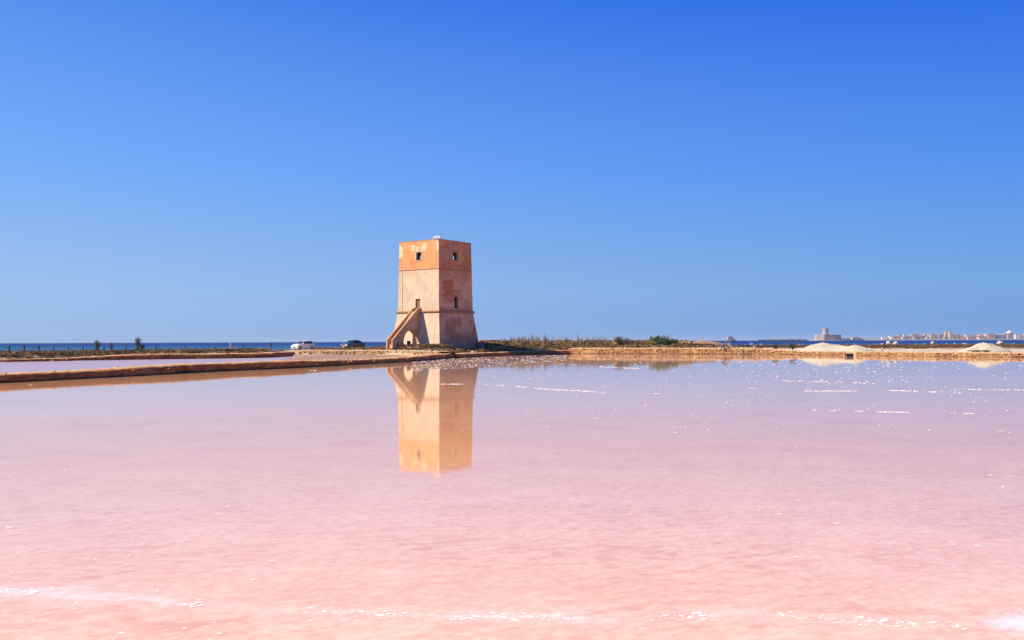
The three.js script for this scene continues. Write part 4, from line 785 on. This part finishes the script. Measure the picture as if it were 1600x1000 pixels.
function building(p0, p1, py, tone, label, o = {}) {
  const pc = (p0 + p1) / 2, D = FD + (o.back ?? 30), x = X(pc, D), w = (p1 - p0) * FS * 0.96, y0 = 1.5, h = Y(py, pc, D) - y0, dep = o.depth ?? Math.max(10, w * 0.8);
  const g = root('town_building', label ?? `small ${tone} building among the rooftops of the far town`, 'building', [x, y0, -D], o.turn ?? 0, label ? undefined : `${tone} buildings of the far town`);
  mesh('wall', bx(w, h, dep, 0, h / 2, 0), toneMat[tone], g);
  mesh('roof', o.gable ? new THREE.ExtrudeGeometry(new THREE.Shape([[-w * 0.54, 0], [w * 0.54, 0], [0, w * 0.2]].map((p) => new THREE.Vector2(...p))), { depth: dep, bevelEnabled: false }).translate(0, h, -dep / 2) : bx(w * 1.04, 0.7, dep * 1.04, 0, h + 0.35, 0), toneMat[o.roof ?? (o.gable ? 'orange' : p0 % 3 < 1 ? 'white' : 'beige')], g);
  const rows = Math.max(1, Math.floor((h - 3) / 4.2)), cols = Math.max(1, Math.floor(w / 4.5)), win = [];
  for (let r = 0; r < rows; r++) for (let c = 0; c < cols; c++) win.push(bx(1.2, 1.9, 0.3, (c - (cols - 1) / 2) * (w / cols), 4 + r * 4.2, dep / 2 + 0.1));
  tag(mesh('windows', win, winMat, g), null, null, null, 'stuff');
  return g;
}
for (const b of [
  [1377, 1384, 527, 'white', 'lowest white house at the end of the far town towards the fort'], [1384, 1388, 528.2, 'cream'], [1388, 1392.5, 525, 'white', 'tall white house next to the lowest white house'], [1391, 1396, 526.3, 'white', , { back: 10 }], [1396, 1400.5, 525.4, 'mauve'],
  [1400.5, 1409, 524.6, 'tan', 'tan house beside the white tower house, near the fort end of the town'], [1404, 1410, 524, 'white', , { back: 70 }], [1411, 1414, 523.4, 'white', 'narrow white tower house standing alone above its neighbours'], [1409, 1417, 527, 'beige', , { back: 6 }], [1416, 1419, 525.6, 'mauve'], [1419, 1424.5, 525, 'tan'],
  [1424, 1432, 522.6, 'beige'], [1432, 1437, 523.4, 'pink', , { back: 40 }], [1436, 1444, 525, 'mauve'], [1443, 1450, 522.6, 'beige', , { back: 50 }], [1427, 1434, 527, 'grey', , { back: 4 }], [1449, 1453.5, 522.2, 'cream', , { back: 45 }], [1453, 1459, 522.6, 'beige'], [1446, 1452, 527, 'cream', , { back: 4 }],
  [1459, 1464, 523.2, 'grey'], [1464, 1466.8, 523, 'white', 'slim pinkish white slab of a building beside a mauve block'], [1467, 1473.5, 522.2, 'mauve', 'mauve block of flats between the slim white slab and the orange dome'], [1482, 1486.5, 519.5, 'tan', 'tall tan building leaning on the orange-domed church'], [1486, 1489.5, 522.2, 'pink'], [1489, 1493, 523.6, 'mauve'], [1493, 1496.2, 523, 'pink'], [1496, 1498.6, 523, 'brown', 'narrow dark brown building between pale pink ones'],
  [1499, 1503, 524.4, 'beige'], [1503, 1508.5, 526, 'pink'], [1508, 1515.5, 523.2, 'cream'], [1515, 1523, 524, 'grey'], [1511, 1517, 526.6, 'pink', , { back: 6 }],
  [1523, 1538.5, 526.2, 'pink', 'long low pink building with a sloping tile roof', { gable: true, depth: 20 }], [1538.2, 1541, 522.6, 'white', 'thin pale pillar-like block at the end of the big brown-pink hall'], [1541, 1552.5, 521.6, 'pink', 'big flat-roofed brown-pink hall on the waterfront'], [1552, 1561, 524, 'slate', 'dark slate-blue building between the brown-pink hall and the domed church'], [1560, 1568.5, 523.4, 'mauve'], [1567, 1571.5, 522.2, 'cream'],
  [1585, 1590.5, 522.6, 'white', 'white-topped block beside the white-domed church'], [1590.5, 1593.5, 523.2, 'white'], [1593, 1598, 523.8, 'grey', 'grey building with dark windows just past the white-topped block'], [1598, 1604, 522.4, 'white', , { back: 50 }], [1474, 1481, 527, 'grey', , { back: 4 }], [1528, 1534, 527.4, 'white', , { back: 4 }],
  [1604, 1612, 524, 'pink'], [1612, 1620, 522.6, 'beige'], [1620, 1634, 524, 'mauve'], [1634, 1646, 523, 'cream'], [1646, 1660, 525, 'white'], [1660, 1690, 524, 'beige'], [1690, 1720, 526, 'pink'],
]) building(...b);
{
  // two domed churches
  const dome = (name, px, label, pw, yb, yd, yt, wall, dm, lantern) => {
    const D = FD + 60, x = X(px, D), y0 = 1.5, s = D / F, g = root(name, label, 'church', [x, y0, -D]);
    const hb = Y(yb, px, D) - y0, hd = Y(yd, px, D) - y0, ht = Y(yt, px, D) - y0, w = pw * s, r = w * 0.34;
    mesh('wall', [bx(w, hb, w * 1.2, 0, hb / 2, 0), bx(w * 0.62, 2.5, w * 0.8, 0, hb + 1.2, 0)], toneMat[wall], g);
    mesh('drum', new THREE.CylinderGeometry(r, r * 1.05, hd - hb, 8).translate(0, (hd + hb) / 2, 0), toneMat[wall], g);
    const pr = []; for (let k = 0; k <= 10; k++) { const a = k / 10 * Math.PI / 2; pr.push(new THREE.Vector2(r * 1.08 * Math.cos(a), (ht - hd) * Math.sin(a))); }
    mesh('dome', new THREE.LatheGeometry(pr, 20).translate(0, hd, 0), toneMat[dm], g);
    if (lantern) mesh('lantern', [new THREE.CylinderGeometry(r * 0.2, r * 0.25, 3, 8).translate(0, ht + 1.4, 0), new THREE.ConeGeometry(r * 0.25, 2.4, 8).translate(0, ht + 4, 0)], toneMat.white, g);
  };
  dome('church', 1478, 'church with a broad orange dome rising highest in the far town', 9, 523.6, 521, 517.8, 'beige', 'orange', false);
  dome('church', 1577, 'mauve church with a small white dome beside the dark slate-blue building', 13, 523.4, 520.4, 517.6, 'mauve', 'white', true);

  // harbour fort: battered polygonal enclosure, round bastion, octagonal tower in two tiers
  const D = 2950, s = D / F, x = X(1292, D), f = root('sea_fort', 'fort on the water with an octagonal tower rising from its walls', 'fort', [x, -0.5, -D]);
  const fm = mat([0.46, 0.36, 0.32], 0.92, { map: grain }), h = (py) => Y(py, 1292, D) + 0.5;  // stone greyed: some sea haze is put into its colour
  const H = h(522.4), prism = (pts, h0, bat) => { const k = pts.length, g = new ConvexGeometry([...pts.map(([a, b]) => new THREE.Vector3(a * s * bat, 0, b * s * bat)), ...pts.map(([a, b]) => new THREE.Vector3(a * s, h0, b * s))]); return g; };
  mesh('wall', prism([[-17, 6], [-8, 12], [9, 9], [10, -8], [-14, -10]], H - 1, 1.04), fm, f);
  mesh('bastion', new THREE.CylinderGeometry(5.6 * s, 6.2 * s, H - 1.5, 18).translate(-14.2 * s, (H - 1.5) / 2, 2 * s), fm, f);
  mesh('block', prism([[8, 8], [20, 5], [20, -8], [8, -9]], H - 1.5, 1.02), fm, f);
  const t1 = h(519.5), t2 = h(513.2); mesh('tower', [new THREE.CylinderGeometry(4.6 * s, 5 * s, t1 - 4, 8).translate(-2.6 * s, 4 + (t1 - 4) / 2, 0), new THREE.CylinderGeometry(4.3 * s, 4.5 * s, t2 - t1, 8).translate(-2.6 * s, (t1 + t2) / 2, 0)], fm, f);
  mesh('parapet', [0, 1, 2, 3, 4, 5, 6, 7].map((k) => { const a = (k + 0.5) / 8 * 6.283; return bx(2.6, 1.6, 1, -2.6 * s + Math.sin(a) * 4.1 * s, t2 + 0.7, Math.cos(a) * 4.1 * s, a); }), fm, f);
  mesh('turret', new THREE.CylinderGeometry(1.1 * s, 1.1 * s, 3.2, 10).translate(6.5 * s, H + 0.6, 5 * s), toneMat.cream, f);
  mesh('foundation', rbx(46 * s, 2.6, 34 * s, 0.4, 0, 0.6, 0), toneMat.beige, f);

  const a = root('harbour_building', 'low pale harbour shed on the quay between fort and town', 'building', [X(1336, 2980), 2.5, -2980]);
  mesh('wall', bx(11 * FS, 6.5, 14, 0, 3.2, 0), toneMat.cream, a); mesh('roof', bx(11.6 * FS, 0.8, 15, 0, 6.9, 0), toneMat.beige, a); mesh('annex', [bx(5 * FS, 4.6, 12, 8 * FS, 2.3, 0), bx(3 * FS, 2.4, 12, 5.4 * FS, 1.2, 2)], toneMat.slate, a); mesh('door', bx(6, 4, 0.4, -8, 2, 7.1), winMat, a);
  const wl = root('harbour_wall', 'low brown wall running from the fort towards the harbour shed', 'wall', [X(1320, 2975), 2.5, -2975]);
  mesh('wall', rbx(17 * FS, 4.2, 5, 0.3, 0, 2, 0), toneMat.tan, wl); mesh('coping', bx(17.2 * FS, 0.6, 5.6, 0, 4.4, 0), toneMat.beige, wl);

  // breakwater with its small light
  const bD = 2000, bs = bD / F, bw = root('breakwater', 'long dark rock breakwater low on the water between islet house and fort', 'breakwater', [X(1222, bD), -0.3, -bD]);
  const parts = []; for (let k = 0; k < 90; k++) { const u = rr(-1, 1), e = Math.abs(u) > 0.75 ? 0.7 : 1; parts.push(rock(rr(3, 6), rr(3, 5) * e, rr(3, 6), 500 + k, 0.25, 1).translate(u * 38 * bs, rr(0.4, 2.6) * e, rr(-3, 3))); }
  mesh('core', rbx(76 * bs, 4.4, 8, 1.2, 0, 1.4, 0), mat([0.1, 0.1, 0.1], 0.95, { map: grain }), bw);
  tag(mesh('rocks', parts, mat([0.12, 0.12, 0.12], 0.95), bw), null, null, null, 'stuff');
  const hl = root('beacon', 'small white beacon hut on the breakwater', 'beacon', [X(1222, bD), 3.2, -bD + 1]); mesh('wall', bx(3.4, 2.6, 3, 0, 1.3, 0), toneMat.white, hl); mesh('lantern', new THREE.CylinderGeometry(0.5, 0.6, 1.6, 10).translate(0, 3.3, 0), toneMat.white, hl);

  // islet with the white house
  const iD = 1500, is = iD / F, il = root('rock_islet', 'dark rock islet in the sea carrying a small white house', 'islet', [X(1142, iD), -0.6, -iD]);
  mesh('rock', rock(20, 8.5, 12, 77, 0.16, 2).translate(0, 0.6, 0), mat([0.14, 0.12, 0.12], 0.95, { map: grain }), il);
  const ih = root('island_house', 'small white house with a dark square tower on the rock islet', 'house', [X(1141, iD), 3.4, -iD]);
  mesh('wall', bx(6 * is, 3.8, 6, -1.8 * is, 1.9, 0), toneMat.white, ih); mesh('roof', new THREE.ExtrudeGeometry(new THREE.Shape([new THREE.Vector2(-3.4 * is, 0), new THREE.Vector2(3.4 * is, 0), new THREE.Vector2(0, 1.6)]), { depth: 6.4, bevelEnabled: false }).translate(-1.8 * is, 3.8, -3.2), toneMat.beige, ih);
  mesh('window', bx(1.6, 1.4, 0.2, -1.8 * is, 2, 3.05), winMat, ih); mesh('tower', [bx(1.9 * is, 7, 3, 2.2 * is, 2.4, -0.5), bx(2.4 * is, 2.6, 4, 3.9 * is, 0.6, 0)], toneMat.slate, ih);
}
{
  // boats
  const hullGeo = (L, B, H) => { const g = surface(13, 9, (i, j) => { const u = i / 12, v = j / 8 * Math.PI, k = Math.sin(Math.min(1, u * 1.6 + 0.35) * Math.PI / 2) * Math.sqrt(Math.max(0.02, 1 - Math.max(0, (u - 0.45) / 0.55) ** 2)); return { p: [(u - 0.5) * L, H * (1 - Math.sin(v)) * (1 + 0.25 * u * u), Math.cos(v) * B / 2 * k] }; }); return g; };
  const wm = M.white.clone(); wm.side = THREE.DoubleSide;
  const boat = root('moored_boat', 'small white motor boat moored along the quay of the far town', 'boat', [0, 0, 0], 0, 'white boats moored along the far quay');
  mesh('hull', hullGeo(7.5, 2.6, 1.5), wm, boat); mesh('cabin', rbx(2.6, 1.3, 1.8, 0.2, -0.3, 1.7, 0), M.white, boat); mesh('windscreen', rbx(0.15, 0.7, 1.5, 0.05, 1.05, 1.8, 0), M.glass, boat); mesh('deck', bx(5.6, 0.08, 1.7, -0.5, 1.2, 0), toneMat.cream, boat);
  [1386, 1399, 1408, 1412, 1421, 1428, 1431, 1440, 1445, 1457, 1470, 1479, 1499, 1512, 1517, 1545, 1556, 1560, 1578, 1586].forEach((px, k) => { const o = k ? boat.clone() : boat; if (k) { o.name = numbered('moored_boat'); scene.add(o); } const D = 2940 + rr(-50, 20), s = rr(0.5, 0.9); o.position.set(X(px, D), -0.5, -D); o.rotation.y = rr(-0.6, 0.6) + (rnd() < 0.5 ? Math.PI : 0); o.scale.setScalar(s); });
  const yD = 3600, y = root('sailing_boat', 'tiny white sailing boat on the horizon just above the person in the white cap', 'sailing boat', [X(350, yD), -0.5, -yD]);
  mesh('hull', hullGeo(9, 2.8, 1.4), wm, y); mesh('mast', bar([0.4, 0.6, 0], [0.4, 11, 0], 0.09, 0.06, 6), M.white, y);
  const sg = new THREE.ExtrudeGeometry(new THREE.Shape([new THREE.Vector2(0.3, 2), new THREE.Vector2(0.3, 10.6), new THREE.Vector2(-4, 2)]), { depth: 0.06, bevelEnabled: false }); mesh('mainsail', sg, wm, y);
  mesh('jib', new THREE.ExtrudeGeometry(new THREE.Shape([new THREE.Vector2(0.6, 9.4), new THREE.Vector2(4.2, 1.8), new THREE.Vector2(0.7, 1.9)]), { depth: 0.06, bevelEnabled: false }), wm, y);
}

// sea air: the far town and the fort fade a little towards the sky's blue
scene.fog = new THREE.FogExp2(new THREE.Color().setRGB(0.62, 0.74, 0.9), 0.00005);

renderer.render(scene, camera);
